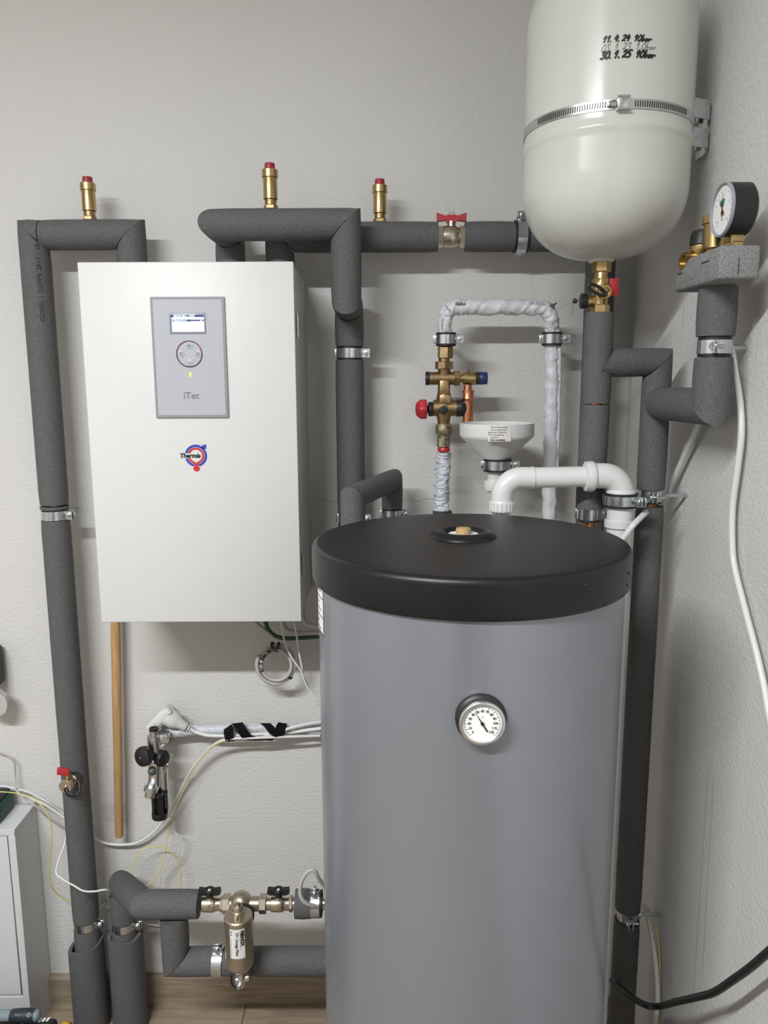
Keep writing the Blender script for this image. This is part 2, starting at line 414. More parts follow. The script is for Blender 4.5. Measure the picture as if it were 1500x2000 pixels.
dcen = UP(367.5, 632); dw, dh = UP(403, 632).x - UP(332, 632).x, UP(367, 612).z - UP(367, 653).z
DX = dcen.x; DZ = dcen.z
MB().box((DX, yp - .0004, DZ), (dw, .0016, dh), bev=.0007).build('display_frame', M['lcdframe'], CP)
sw, sh = dw * .91, dh * .80
disp = MB().box((DX, yp - .0012, DZ), (sw, .0006, sh)).build('display', M['lcd'], CP)
def dbar(u0, u1, v0, v1, m, nm):
    MB().box((DX + sw * ((u0 + u1) / 2 - .5), yp - .0016, DZ + sh * (.5 - (v0 + v1) / 2)), (sw * (u1 - u0), .0003, sh * (v1 - v0))).build(nm, m, CP)
dbar(0, 1, 0, .13, M['lcdblue'], 'display_bar'); dbar(0, .025, 0, 1, M['lcdblue'], 'display_edge')
dbar(.47, .90, .28, .37, M['lcdblue'], 'display_bar'); dbar(.94, 1, .28, .37, M['lcdblue'], 'display_bar')
dm = lambda u, v, off=.0021: planemap((DX + sw * (u - .5), yp, DZ + sh * (.5 - v)), UX, UZ, (0, -1, 0), off)
lettering('display_text', M['lcd'], CP, dm(.10, .065), 'MANUELL TEST', sh * .19, align='LEFT', bold=.00012)
lettering('display_text', M['lcdblue'], CP, dm(.04, .34), 'BLOCKERAD', sh * .20, align='LEFT', bold=.0001)
lettering('display_text', M['lcdcyan'], CP, dm(.5, .55), '- - -  - -', sh * .14)
lettering('display_text', M['lcdcyan'], CP, dm(.5, .90), '- - - -   - - -', sh * .14)
# button ring
bc = UP(371, 691.5); br = (UP(396.5, 691).x - UP(345.5, 691).x) / 2
for nm, m_, arc in (('button_ring', M['ringred'], (0, math.pi)), ('button_ring', M['ringblue'], (math.pi, 2 * math.pi))):
    vs, fs = [], []
    for k in range(33):
        a = arc[0] + (arc[1] - arc[0]) * k / 32
        for rr, yy in ((br, -.0), (br, -.0009), (br * .93, -.0009), (br * .93, 0)):
            vs.append((bc.x + math.cos(a) * rr, yp + yy, bc.z + math.sin(a) * rr))
    for k in range(32):
        for q in range(3): fs.append((k * 4 + q, k * 4 + q + 1, k * 4 + 4 + q + 1, k * 4 + 4 + q))
    MB().add(vs, fs).build(nm, m_, CP)
for dx, dz, ch, sz in ((0, .0145, '+', .016), (0, -.0155, '\u2013', .013), (-.0155, 0, '<', .0145), (.0155, 0, '>', .0145)):
    b_ = MB().cyl((bc.x + dx, yp + .001, bc.z + dz), (bc.x + dx, yp - .0005, bc.z + dz), .0066, seg=24, bev=.0003).build('button', M['panel'], CP)
    lettering('button_mark', M['printgrey'], CP, planemap((bc.x + dx, yp, bc.z + dz), UX, UZ, (0, -1, 0), .0008), ch, sz, bold=.0002)
lp = UP(373.2, 731.5)
MB().box((lp.x, yp - .0004, lp.z), (.0034, .0012, .0084), bev=.0005).build('indicator_light', M['led'], CP)
ip = UP(375, 773)
lettering('panel_lettering', M['printgrey'], CP, planemap((ip.x, yp, ip.z), UX, UZ, (0, -1, 0), .0004), 'iTec', .0172, bold=.00035)
# emblem
lc = UP(382.8, 890); pxm = .00096; yl = YU - .0006
EM = MB()
def arcring(mb, r0, r1, a0, a1, y=yl, n=40):
    vs, fs = [], []
    for k in range(n + 1):
        a = math.radians(a0 + (a1 - a0) * k / n)
        for rr, yy in ((r0, 0), (r1, 0), (r1, .0005), (r0, .0005)): vs.append((lc.x + math.cos(a) * rr * pxm, y + yy, lc.z + math.sin(a) * rr * pxm))
    for k in range(n):
        for q in range(4): fs.append((k * 4 + q, k * 4 + (q + 1) % 4, k * 4 + 4 + (q + 1) % 4, k * 4 + 4 + q))
    return mb.add(vs, fs)
def EPt(x, y): return V((lc.x + (x - 515) / 5 * pxm, yl, lc.z - (y - 1650) / 5 * pxm))
arcring(EM, 17.2, 22, 164, -75); arcring(EM, 17.2, 22, 196, 256)
EM.poly([EPt(575, 1545), EPt(622, 1540), EPt(619, 1588), EPt(606, 1577), EPt(596, 1588), EPt(572, 1568), EPt(586, 1555)], (0, 1, 0), .0005)
em = EM.build('emblem', M['logoblue'], door, smooth=False)
E2 = MB(); arcring(E2, 12.2, 16.2, 160, -82); arcring(E2, 12.2, 16.2, 200, 262)
E2.poly([EPt(496, 1722), EPt(536, 1722), EPt(536, 1760), EPt(547, 1765), EPt(547, 1794), EPt(536, 1797), EPt(533, 1806), EPt(499, 1806), EPt(496, 1797), EPt(484, 1794), EPt(484, 1765), EPt(496, 1760)], (0, 1, 0), .0005)
E2.build('emblem', M['logored'], door, smooth=False)
tp = EPt(455, 1650)
lettering('emblem_lettering', M['print'], door, planemap((tp.x, yl, tp.z), UX, UZ, (0, -1, 0), .0004), 'Thermia', .0118, bold=.0004, shear=.22, space=.98)

# ------------------------------------------------------------------ storage tank
TS = .216 / .238                                     # tank size
TY, TR, RB = -1.7 + 1.143 * TS, .216, .2295 * TS
TX, TZ = A(916, 1065, TY).x, A(905, 1001.5, TY + TR).z
TK = thing('storage_tank', 'tall cylindrical silver-grey storage tank with black lid', 'tank', (TX, TY, 0))
body = MB().lathe((TX, TY, .03), (0, 0, 1), [(0, RB - .01), (.006, RB), (TZ - .03 - .045, RB), (TZ - .03 - .02, RB)], 96).build('shell', M['tank'], TK)
MB().lathe((TX, TY, 0), (0, 0, 1), [(0, RB - .03), (.031, RB - .03)], 48).build('foot_ring', M['black'], TK)
zt = TZ
prof = [(zt - .0505, RB - .004), (zt - .0505, TR - .0035), (zt - .048, TR - .001), (zt - .044, TR)]
prof += [(zt - .0085 + .0085 * math.sin(a), TR - .008 + .008 * math.cos(a)) for a in [math.radians(k * 11.25) for k in range(9)]]
prof += [(zt - .0002, TR * .85), (zt + .0008, TR * .5), (zt + .001, .03)]
lid = MB().lathe((TX, TY, 0), (0, 0, 1), prof, 128, cap0=False, cap1=True).build('lid', M['lid'], TK, sharp=50)
pcx, pcy = A(905, 1048, Z=zt).x, A(905, 1048, Z=zt).y
MB().lathe((pcx, pcy, zt), (0, 0, 1), [(-.002, .047), (.0015, .0465), (.006, .041), (.0085, .034), (.0085, .030), (.006, .0265), (.002, .025), (.0012, .0)], 48, False, False).build('port_collar', M['lid'], TK, sharp=60)
MB().cyl((pcx, pcy, zt + .0015), (pcx, pcy, zt + .0042), .021, seg=24).build('port_liner', M['whitelabel'], TK)
MB().cyl((pcx, pcy, zt + .002), (pcx, pcy, zt + .0125), .0105, seg=24, bev=.001).build('port_plug', M['cork'], TK)
# dark splashes on the lid's right edge
rd = random.Random(3); wd = MB()
for k in range(16):
    a_ = math.radians(rd.uniform(28, 84)); z_ = TZ - rd.choice([.016, .022, .028, .036, .046, .047]); sz = rd.uniform(.0007, .0017)
    wd.sphere((TX + math.sin(a_) * TR, TY - math.cos(a_) * TR, z_), sz, (1, 1, 1.4), 8, 6)
wd.build('water_splashes', M['print'], TK, kind='stuff')
# type label on the left flank
def tp_(az, z, off): return V((TX + math.sin(az) * (RB + off), TY - math.cos(az) * (RB + off), z))
def patch(az0, az1, z0, z1, off=.0006, n=10):
    vs, fs = [], []
    for k in range(n + 1):
        a = az0 + (az1 - az0) * k / n; vs += [tp_(a, z0, off), tp_(a, z1, off)]
    for k in range(n): fs.append((2 * k, 2 * k + 2, 2 * k + 3, 2 * k + 1))
    return MB().add(vs, fs)
zb, za = A(607, 1255, TY - .1).z, A(607, 1150, TY - .1).z
patch(-1.66, -1.24, zb, za).build('type_label', M['whitelabel'], TK)
lmk = MB()
for k in range(9):
    zz = za - .006 - k * .0085
    lmk.add(patch(-1.44, -1.44 + .10 + .05 * ((k * 7) % 3), zz - .0016, zz, .0011).v, patch(0, 0, 0, 0).f)
lmk.build('type_label_print', M['inkfaint'], TK)

# ------------------------------------------------------------------ thermometer on the tank
gz = A(940, 1402, TY - RB).z
gx = A(939, 1402, TY - RB).x
gy = TY - math.sqrt(RB ** 2 - (gx - TX) ** 2)
TH = thing('dial_thermometer', 'round dial thermometer with chrome bezel on the grey tank', 'thermometer', (gx, gy, gz))
TH.scale = (TS, TS, TS)
MB().lathe((gx, gy + .004, gz), (0, -1, 0), [(0, .0325), (.008, .0325), (.0105, .0305), (.012, .027)], 56).build('rosette', M['black'], TH)
fz = gz - .0005; fy = gy - .016
MB().lathe((gx, gy - .006, fz), (0, -1, 0), [(0, .027), (.005, .0285), (.0095, .0292), (.0115, .0285), (.0125, .0268), (.0122, .0248), (.0100, .0240), (.0098, .02395)], 64, True, False).build('bezel', M['nickelbezel'] if 'nickelbezel' in M else M['chrome'], TH, sharp=50)
dy = gy - .0155
MB().cyl((gx, dy + .004, fz), (gx, dy, fz), .0241, seg=56).build('dial', M['dial'], TH)
def gang(val): return math.radians(225 - 270 * val / 120)
tk = MB(); arc = []
for k in range(0, 25):
    a = gang(k * 5); r1 = .0222; r0 = .0192 if k % 2 == 0 else .0202
    ca, sa = math.cos(a), math.sin(a); w_ = .00018 if k % 2 else .00028
    p0, p1 = V((gx + ca * r0, dy - .0003, fz + sa * r0)), V((gx + ca * r1, dy - .0003, fz + sa * r1)); q = V((-sa, 0, ca)) * w_
    tk.add([p0 - q, p1 - q, p1 + q, p0 + q], [(0, 1, 2, 3)])
vs, fs = [], []
for k in range(49):
    a = gang(k * 2.5); vs += [(gx + math.cos(a) * r_, dy - .0003, fz + math.sin(a) * r_) for r_ in (.0220, .0224)]
for k in range(48): fs.append((2 * k, 2 * k + 1, 2 * k + 3, 2 * k + 2))
tk.add(vs, fs); tk.build('scale_marks', M['print'], TH, smooth=False)
for v_ in range(0, 121, 10):
    a = gang(v_); rr = .0163
    lettering('scale_number', M['print'], TH, planemap((gx + math.cos(a) * rr, dy, fz + math.sin(a) * rr), UX, UZ, (0, -1, 0), .0003), str(v_), .0048, bold=.00012, space=.9)
lettering('scale_unit', M['print'], TH, planemap((gx, dy, fz + .008), UX, UZ, (0, -1, 0), .0003), '\u00b0C', .0032)
na = gang(46); nd = V((math.cos(na), 0, math.sin(na))); nq = V((-nd.z, 0, nd.x)); nc = V((gx, dy - .0012, fz))
nm = MB().poly([nc + nd * .0212, nc + nd * .004 + nq * .0007, nc - nd * .004 + nq * .0007, nc - nd * .006 + nq * .001, nc - nd * .0122 + nq * .001, nc - nd * .0122 - nq * .001, nc - nd * .006 - nq * .001, nc - nd * .004 - nq * .0007, nc + nd * .004 - nq * .0007], (0, -1, 0), .0004)
nm.cyl(nc + V((0, .0012, 0)), nc - V((0, .0012, 0)), .0022, seg=20); nm.build('needle', M['print'], TH)

# ------------------------------------------------------------------ expansion vessel
YV = -.36
vc = A(1187, 200, YV); VX = vc.x; VR = (A(1347, 200, YV).x - A(1027, 200, YV).x) / 2 * .994
zbot = A(1176, 508, YV).z; zlo = A(1187, 365, YV).z; zbead = A(1187, 243, YV - VR).z; ztop = A(1187, 70, YV).z
VS = thing('expansion_vessel', 'large white expansion vessel hung high by the right wall', 'vessel', (VX, YV, zbot))
hd = zlo - zbot
pr = []
for k in range(0, 19):
    a = math.radians(90 - 90 * k / 18)
    e = 2.35
    r_ = VR * (abs(math.cos(a)) ** (2 / e)); z_ = zlo - hd * (abs(math.sin(a)) ** (2 / e))
    pr.append((z_, max(r_, .0001)))
pr += [(zbead - .012, VR), (zbead - .006, VR + .0004), (zbead - .002, VR + .0022), (zbead + .003, VR + .0022), (zbead + .008, VR + .0006), (zbead + .014, VR)]
pr += [(ztop - .001, VR)]
for k in range(1, 19):
    a = math.radians(90 * k / 18); e = 2.3
    pr.append((ztop + hd * (abs(math.sin(a)) ** (2 / e)), max(VR * (abs(math.cos(a)) ** (2 / e)), .0001)))
MB().lathe((VX, YV, 0), (0, 0, 1), pr, 96, False, False).build('shell', M['vessel'], VS, sharp=60)
MB().cyl((VX, YV, zbot + .006), (VX, YV, zbot - .004), .021, seg=32, bev=.002).build('neck_flange', M['vessel'], VS)
MB().cyl((VX, YV, ztop + hd - .003), (VX, YV, ztop + hd + .02), .012, seg=24).build('gas_valve_cap', M['black'], VS)
# hand-written dates, drawn as pen strokes on the shell
GL = {'0': [[(.35, 1), (.05, .6), (.1, .1), (.35, 0), (.6, .35), (.55, .85), (.3, 1)]], '1': [[(.1, .62), (.42, 1), (.32, 0)]],
      '2': [[(.05, .8), (.3, 1), (.55, .8), (.35, .4), (.02, .02), (.25, .12), (.6, .05)]], '3': [[(.08, .95), (.5, .97), (.25, .58), (.55, .35), (.3, 0), (.02, .08)]],
      '4': [[(.3, 1), (.05, .42), (.6, .5)], [(.5, .8), (.42, 0)]], '5': [[(.6, 1), (.25, .98), (.15, .58), (.5, .5), (.45, .1), (.05, .02)]],
      '.': [[(.1, .06), (.16, .0)]], ',': [[(.14, .1), (.05, -.12)]], 'b': [[(.2, 1), (.1, .05), (.4, .1), (.42, .42), (.15, .4)]],
      'a': [[(.45, .42), (.1, .35), (.12, .02), (.42, .12), (.46, .42), (.5, .05)]], 'r': [[(.05, .4), (.12, .05)], [(.1, .25), (.3, .42), (.55, .36)]]}
ADV = {'.': .30, ',': .32, ' ': .36}
def pen(body, h, wd_, fn, m, name):
    mb = MB(); x = 0; strokes = []
    for ch in body:
        for st in GL.get(ch, []): strokes.append([((x + p[0] * .95 + p[1] * .30) * h, p[1] * h) for p in st])
        x += ADV.get(ch, .66)
    W = x * h
    for st in strokes:
        P = catmull([V((a - W / 2, b - h / 2, 0)) for a, b in st], 5)
        vs, fs = [], []
        for i, p in enumerate(P):
            tg = (P[min(i + 1, len(P) - 1)] - P[max(i - 1, 0)]); tg = tg.normalized() if tg.length > 0 else V((1, 0, 0))
            q = V((-tg.y, tg.x, 0)) * wd_ / 2
            vs += [fn(p.x + q.x, p.y + q.y), fn(p.x - q.x, p.y - q.y)]
        for i in range(len(P) - 1): fs.append((2 * i, 2 * i + 1, 2 * i + 3, 2 * i + 2))
        for e_ in (P[0], P[-1]):
            n_ = len(vs); vs += [fn(e_.x + math.cos(k * math.pi / 4) * wd_ / 2, e_.y + math.sin(k * math.pi / 4) * wd_ / 2) for k in range(8)]
            fs.append(tuple(range(n_, n_ + 8)))
        mb.add(vs, fs)
    return mb.build(name, m, VS, smooth=False)
def vaz(px, py):
    # direction on the shell seen at this pixel
    d = (FWD + RGT * ((px - 750) / F) + UPV * ((1000 - py) / F)); o = EYE
    ox, oy = o.x - VX, o.y - YV; a = d.x ** 2 + d.y ** 2; b = ox * d.x + oy * d.y; c = ox * ox + oy * oy - VR * VR
    t_ = (-b - math.sqrt(max(b * b - a * c, 0))) / a; p = o + d * t_
    return math.atan2(p.x - VX, -(p.y - YV)), p.z
for body_, px_, py_, h_, w_, m_, rot_ in (('11. 4. 24  10bar', 1226, 74, .0082, .0021, 'print', -.02), ('03. 1. 23  1,0bar', 1230, 90, .0090, .0008, 'inkfaint', .0), ('30. 1. 25  10bar', 1228, 105, .0092, .0027, 'print', -.01)):
    az, z_ = vaz(px_, py_)
    pen(body_, h_, w_, cylmap((VX, YV), VR, az, z_, .0005, rot_), M[m_], 'handwritten_date')
# perforated strap round the vessel
zs = A(1187, 203, YV - VR).z
ST = thing('strap_clamp', 'perforated steel strap clamp around the white expansion vessel', 'strap', (VX, YV, zs))
MB().lathe((VX, YV, zs - .007), (0, 0, 1), [(0, VR + .0003), (0, VR + .0014), (.014, VR + .0014), (.014, VR + .0003), (0, VR + .0003)], 96, False, False).build('band', M['steelband'], ST)
az0, _ = vaz(1052, 225); az1, _ = vaz(1195, 200); az2, _ = vaz(1238, 200); az3, _ = vaz(1340, 215)
sl = MB()
for a0_, a1_ in ((az0, az1), (az2, az3)):
    n_ = int((a1_ - a0_) * VR / .0036)
    for k in range(n_):
        a_ = a0_ + (a1_ - a0_) * (k + .5) / n_
        for (da, z0_, z1_) in ((.0008, -.0042, .0042),):
            s0 = a_ - da / VR; s1 = a_ + da / VR; rr = VR + .0016
            P_ = lambda aa, zz: V((VX + math.sin(aa) * rr, YV - math.cos(aa) * rr, zs + zz))
            sl.add([P_(s0, z0_), P_(s1, z0_), P_(s1 + .004, z1_), P_(s0 + .004, z1_)], [(0, 1, 2, 3)])
sl.build('band_slots', M['gap'], ST, smooth=False, kind='stuff')
azs, _ = vaz(1216, 200); n_ = V((math.sin(azs), -math.cos(azs), 0)); tn = V((math.cos(azs), math.sin(azs), 0))
R3 = Matrix((tn, n_, V((0, 0, 1)))).transposed()
sc_ = V((VX, YV, zs)) + n_ * (VR + .005)
hb = MB().box(sc_, (.017, .008, .0165), R3, bev=.001)
hb.box(sc_ + V((0, 0, .0085)), (.019, .011, .002), R3).box(sc_ - V((0, 0, .0085)), (.019, .011, .002), R3)
hb.build('screw_housing', M['zinc'], ST)
MB().hexa(sc_ - tn * .009, sc_ - tn * .017, .0045).cyl(sc_ - tn * .017, sc_ - tn * .021, .0035, seg=12).build('screw', M['zinc'], ST)
# bracket to the right wall
bz0, bz1 = A(1370, 308, X=XW).z, A(1375, 212, X=XW).z; bzc = (bz0 + bz1) / 2
byc = A(1374, 260, X=XW).y
BK = thing('vessel_bracket', 'galvanised steel bracket holding the white vessel to the right wall', 'bracket', (XW, byc, bz0))
MB().box((XW - .0015, byc, bzc), (.003, .046, bz1 - bz0), bev=.0012).build('wall_plate', M['zinc'], BK)
for zz in (bz1 - .016, bz0 + .018):
    s_ = MB(); xs = VX + VR * .93
    pts = [V((XW - .001, byc - .020, zz)), V((XW - .005, byc - .034, zz)), V((XW - .014, byc - .041, zz)), V((XW - .026, byc - .046, zz)), V((VX + VR - .004, byc - .052, zz)), V((VX + VR - .02, byc - .056, zz))]
    pp = catmull(pts, 6); vs, fs = [], []
    for p in pp: vs += [p + V((0, -.001, .0145)), p + V((0, -.001, -.0145)), p + V((0, .001, -.0145)), p + V((0, .001, .0145))]
    for i in range(len(pp) - 1):
        for q in range(4): fs.append((i * 4 + q, i * 4 + (q + 1) % 4, i * 4 + 4 + (q + 1) % 4, i * 4 + 4 + q))
    fs += [(0, 1, 2, 3), tuple(len(vs) - 4 + q for q in range(4))]
    s_.add(vs, fs).build('arm', M['zinc'], BK)
    MB().hexa((XW - .003, byc + .010, zz), (XW - .008, byc + .010, zz), .006).build('screw', M['zinc'], BK)
# ------------------------------------------------------------------ insulated pipes
NX, NY, NZ = V((1, 0, 0)), V((0, 1, 0)), V((0, 0, 1))
def run(name, label, pts, r, gaps=None, core=.011, group='grey foam-insulated pipes', sleeves=None, coremat='copper', end0=None, end1=None, rads=None, rough=.012, skip=()):
    """a pipe along pts; each straight piece is one foam sleeve, mitred at the bends. gaps[i] = bare length at point i"""
    P = [V(p) for p in pts]; gaps = gaps or {}
    n = len(P); D = [(P[i + 1] - P[i]).normalized() for i in range(n - 1)]
    lo = min(P, key=lambda p: p.z)
    t = thing(name, label, 'pipe', lo, group)
    for i in range(n - 1):
        if i in skip: continue
        n0 = (D[i - 1] + D[i]).normalized() if i > 0 else (V(end0) if end0 is not None else D[i])
        n1 = (D[i] + D[i + 1]).normalized() if i < n - 2 else (V(end1) if end1 is not None else D[i])
        g0 = gaps.get(i, .0012 if i > 0 else 0) / (2 if i > 0 else 1); g1 = gaps.get(i + 1, .0012 if i < n - 2 else 0) / (2 if i < n - 2 else 1)
        rr = rads[i] if rads else r
        MB().mitre(P[i], P[i + 1], n0, n1, rr, g0=g0, g1=g1, rough=rough).build('insulation_sleeve', M['foam'], t, sharp=40)
    if core:
        e0, e1 = P[0] + D[0] * .002, P[-1] - D[-1] * .002
        MB().tube([e0] + P[1:-1] + [e1], core, 16).build('bare_pipe', M[coremat], t)
    return t

def clamp(c, axis, r, lug, wall, reach, label, width=.019, lugs=.017, rod=True, rodlen=None, group='pipe clamps with rubber liners', back=True):
    """two-part pipe clamp: rubber liner, zinc band, lug with screw, rod to the wall"""
    c, a, l, w = V(c), V(axis).normalized(), V(lug).normalized(), V(wall).normalized()
    t = thing('pipe_clamp', label, 'clamp', c, group)
    MB().ring(c, a, r + .0035, r, width * 1.45).ring(c + a * width * .62, a, r + .0052, r + .0005, .0042).ring(c - a * width * .62, a, r + .0052, r + .0005, .0042).build('rubber_liner', M['rubber'], t)
    MB().ring(c, a, r + .0062, r + .003, width).build('metal_band', M['zinc'], t)
    Rm = Matrix((l, a, w)).transposed()
    lc_ = c + l * (r + .005 + lugs / 2)
    MB().box(lc_ - w * .0035, (lugs, width, .0024), Rm, bev=.0008, seg=1).build('lug', M['zinc'], t)
    MB().box(lc_ + w * .0035, (lugs * 1.08, width, .0024), Rm, bev=.0008, seg=1).build('lug', M['zinc'], t)
    s = MB().cyl(lc_ - w * .0046, lc_ - w * .0085, .0052, seg=18, bev=.0008).cyl(lc_ - w * .0046, lc_ + w * .016, .0028, seg=12)
    s.ring(lc_ - w * .0052, w, .0066, .004, .0012, 20)
    s.build('screw', M['zinc'], t)
    MB().box(lc_ - w * .0087, (.0068, .0011, .0006), Rm).build('screw_slot', M['gap'], t)
    if back:
        MB().box(c - l * (r + .0075), (.0075, width * .95, .008), Rm, bev=.002).build('hinge_lug', M['zinc'], t)
    if rod:
        b0 = c + w * (r + .005)
        MB().hexa(b0, b0 + w * .009, .0075).cyl(b0 + w * .008, b0 + w * max(reach - r - .0055, .01), .0038, seg=12).build('threaded_rod', M['zinc'], t)
    return t

YW, RP = -.074, .0297
xl = A(115, 1100, YW).x
ztl = A(180, 459, YW).z
xdl = A(257, 480, YW).x
zc1, zc2 = A(113, 991, YW).z, A(115, 1004, YW).z
zc3 = A(168, 1801, YW).z; zc4 = A(168, 1840, YW).z
run('heating_pipe', 'grey insulated riser pipe at far left bending into the white unit top',
    [(xl, YW, .17), (xl, YW, zc3), (xl, YW, zc2), (xl, YW, A(113, 986, YW).z), (xl, YW, ztl), (A(83, 459, YW).x, YW, ztl), (xdl, YW, ztl), (xdl, YW, uz1 - .003)],
    RP, {1: .022, 2: .024, 3: .004, 5: .002}, core=.0135, coremat='zinc')
def floor_sleeve(x, y, r, z, label, slant):
    d, th = r, .009
    m = MB(); seg = 44; vs, fs = [], []
    rows = [(.0, r), (None, r), (None, r - th), (.06, r - th)]
    for zz, rr in rows:
        for k in range(seg):
            a = 2 * math.pi * k / seg; px_, py_ = math.cos(a) * rr, math.sin(a) * rr
            zq = zz if zz is not None else z + slant * px_ + .002 * math.sin(3 * a + 1)
            vs.append((x + px_ * (1 + .012 * math.sin(5 * a)), y + py_, zq))
    for i in range(3):
        for k in range(seg): fs.append((i * seg + k, i * seg + (k + 1) % seg, (i + 1) * seg + (k + 1) % seg, (i + 1) * seg + k))
    return solo(m.add(vs, fs), 'floor_sleeve', M['foam'], label, 'pipe sleeve', 'wide foam sleeves at the floor', sharp=50)
zfs = A(172, 1842, YW).z
floor_sleeve(A(172, 1900, YW).x, YW, .0405, zfs, 'wide grey foam sleeve with slanted top at foot of the far-left riser', .28)
xs2 = A(249, 1900, YW).x
floor_sleeve(xs2, YW, .0405, A(249, 1823, YW).z, 'wide grey foam sleeve on the floor right of the slanted-top one', .04)
clamp((xl, YW, zc2 - .001), NZ, .022, (1, -.25, 0), (.25, 1, 0), .088, 'pipe clamp on the far-left riser, beside the white unit')
clamp((xl, YW, zc3), NZ, .022, (1, -.25, 0), (.25, 1, 0), .088, 'pipe clamp low on the far-left riser above its floor sleeve')

# second floor pipe, rising then turning forward and right towards the filter
YB = -.235
zb0 = A(245, 1803, YW).z
p1_ = V((xs2, YW, A(238, 1728, YW).z)); p2_ = A(278, 1766, YB); zb1 = p2_.z
xe = A(389, 1765, YB).x
run('return_pipe', 'grey insulated return pipe leaving the floor and turning right to the brass valves',
    [(xs2, YW, .16), (xs2, YW, zb0), p1_, (p2_.x, YB, zb1), (xe, YB, zb1)], .0295, {1: .022}, core=.0135, coremat='zinc')
clamp((xs2, YW, zb0), NZ, .022, (1, -.25, 0), (.25, 1, 0), .088, 'pipe clamp just above the right-hand floor sleeve')
# lower branch
xbv = A(343, 1850, YB).x; zb2 = A(480, 1877, YB).z
run('branch_pipe', 'grey insulated pipe running low behind the magnetic filter to the tank',
    [(xbv, YB, zb1 - .031), (xbv, YB, zb2), (A(428, 1878, YB).x, YB, zb2), (A(488, 1878, YB).x, YB, zb2), (A(700, 1878, YB).x, YB, zb2)], .0295, {2: .022, 3: .003}, core=.0135, coremat='zinc')
clamp((A(427, 1878, YB).x, YB, zb2), NX, .023, (0, -.2, 1), (0, 1, .2), .24, 'pipe clamp on the low horizontal pipe beside the magnetic filter', width=.021, rod=False)

# centre pipe: out of the unit, forward, right, down, back to the wall, down
YC = -.158
x1 = A(450, 490, YW).x; zc_ = A(540, 439, YC).z
x1f = A(425, 440, YC).x
x2 = A(675, 440, YC).x; zb_ = A(675, 588, YC).z
x2w = A(684, 800, YW).x
zq1 = A(685, 690, YW).z; zq2 = A(683, 1012, YW).z
run('flow_pipe', 'grey insulated flow pipe arching from the unit and down behind the tank',
    [(x1, YW, uz1 - .003), (x1, YW, zc_ - .004), (x1f, YC, zc_), (x2, YC, zc_), (x2, YC, zb_), (x2w, YW, zb_ - .006), (x2w, YW, zq1), (x2w, YW, zq2), (x2w, YW, .9)],
    RP, {6: .028, 7: .026}, core=.0135, coremat='zinc')
clamp((x2w, YW, zq1), NZ, .0215, (1, -.1, 0), (.1, 1, 0), .082, 'pipe clamp on the vertical flow pipe right of the unit')
clamp((x2w, YW, zq2), NZ, .0215, (1, -.1, 0), (.1, 1, 0), .082, 'pipe clamp at the tank lid on the vertical flow pipe')

# wall pipe to the ball valve and behind the vessel
xw0 = A(547, 490, YW).x; zw = A(800, 463, YW).z
xv0, xv1 = A(855, 463, YW).x, A(908, 463, YW).x
run('wall_pipe', 'grey insulated pipe from the unit to the red-handled ball valve',
    [(xw0, YW, uz1 - .003), (xw0, YW, zw), (xv0, YW, zw)], RP, core=.0135, coremat='zinc')
xcl = A(1017, 458, YW).x; xe2 = A(1171, 560, YW).x
run('vessel_wall_pipe', 'grey insulated wall pipe right of the ball valve passing behind the vessel',
    [(xv1, YW, zw), (xcl, YW, zw), (xe2, YW, zw), (xe2, YW, 1.0)], RP, {1: .024}, core=.0135, coremat='zinc')
clamp((xcl, YW, zw), NX, .0265, (0, -.25, 1), (0, 1, .1), .088, 'pipe clamp with upright lug beside the white vessel')

# small loop behind the tank lid
yl1, yl2 = -.345, -.105
xa, xb = A(689, 1000, yl1).x, A(766, 980, yl2).x; zl = A(765, 938, yl2).z
run('tank_loop_pipe', 'short grey insulated pipe loop rising behind the tank lid',
    [(xa, yl1, 1.05), (xa, yl1, zl), (xb, yl2, zl), (xb, yl2, A(768, 1003, yl2).z), (xb, yl2, 1.0)], .0222, {3: .024}, core=.011)
clamp((xb, yl2, A(768, 1004, yl2).z), NZ, .016, (1, -.1, 0), (0, 1, 0), .107, 'small pipe clamp on the loop pipe just above the tank lid')

# vessel pipe, zig-zag to the right wall riser and to the safety group
xp = A(1170, 640, YV).x; xp2 = A(1158, 800, YV).x
zp0 = A(1170, 611, YV).z; zp1 = A(1160, 789, YV).z; zp2 = A(1150, 1004, YV).z
YR = -.355; xr = .4716
zz1 = A(1250, 708, (YV + YR) / 2).z
VP = run('vessel_pipe', 'grey insulated pipe below the white vessel with its brass valve',
    [(xp, YV, zp0), (xp, YV, zp1), (xp - .004, YV, zp2), (xp - .004, YV, 1.05)], .0245, {1: .003, 2: .021}, core=.0115, skip=(2,))
clamp((xp - .004, YV, A(1153, 1003, YV).z), NZ, .0135, (1, -.1, 0), (0, 1, 0), .37, 'pipe clamp over bare copper at the right of the tank lid', rod=False)
zr1 = A(1272, 972, YR).z; zr2 = A(1255, 1785, YR).z
run('riser_pipe', 'grey insulated riser in the right corner joining the vessel pipe',
    [(xp + .010, YV - .006, zz1), (xr, YR, zz1), (xr, YR, zr1), (xr, YR, zr2), (xr, YR, .02)], .0245, {2: .030, 3: .024}, core=.0115, end0=V((1, .0, -.62)).normalized())
clamp((xr, YR, zr1 + .004), NZ, .0135, (-.1, -1, 0), (1, 0, 0), XW - xr, 'pipe clamp with long rod on the right corner riser')
clamp((xr, YR, zr2), NZ, .0135, (-.1, -1, 0), (1, 0, 0), XW - xr, 'dark pipe clamp low on the right corner riser')
YS = -.57
xs = A(1398, 640, YS).x
zs1 = A(1391, 678, YS).z; zs0 = A(1320, 786, (YR + YS) / 2 + .06).z - .002; zs2 = A(1400, 560, YS).z
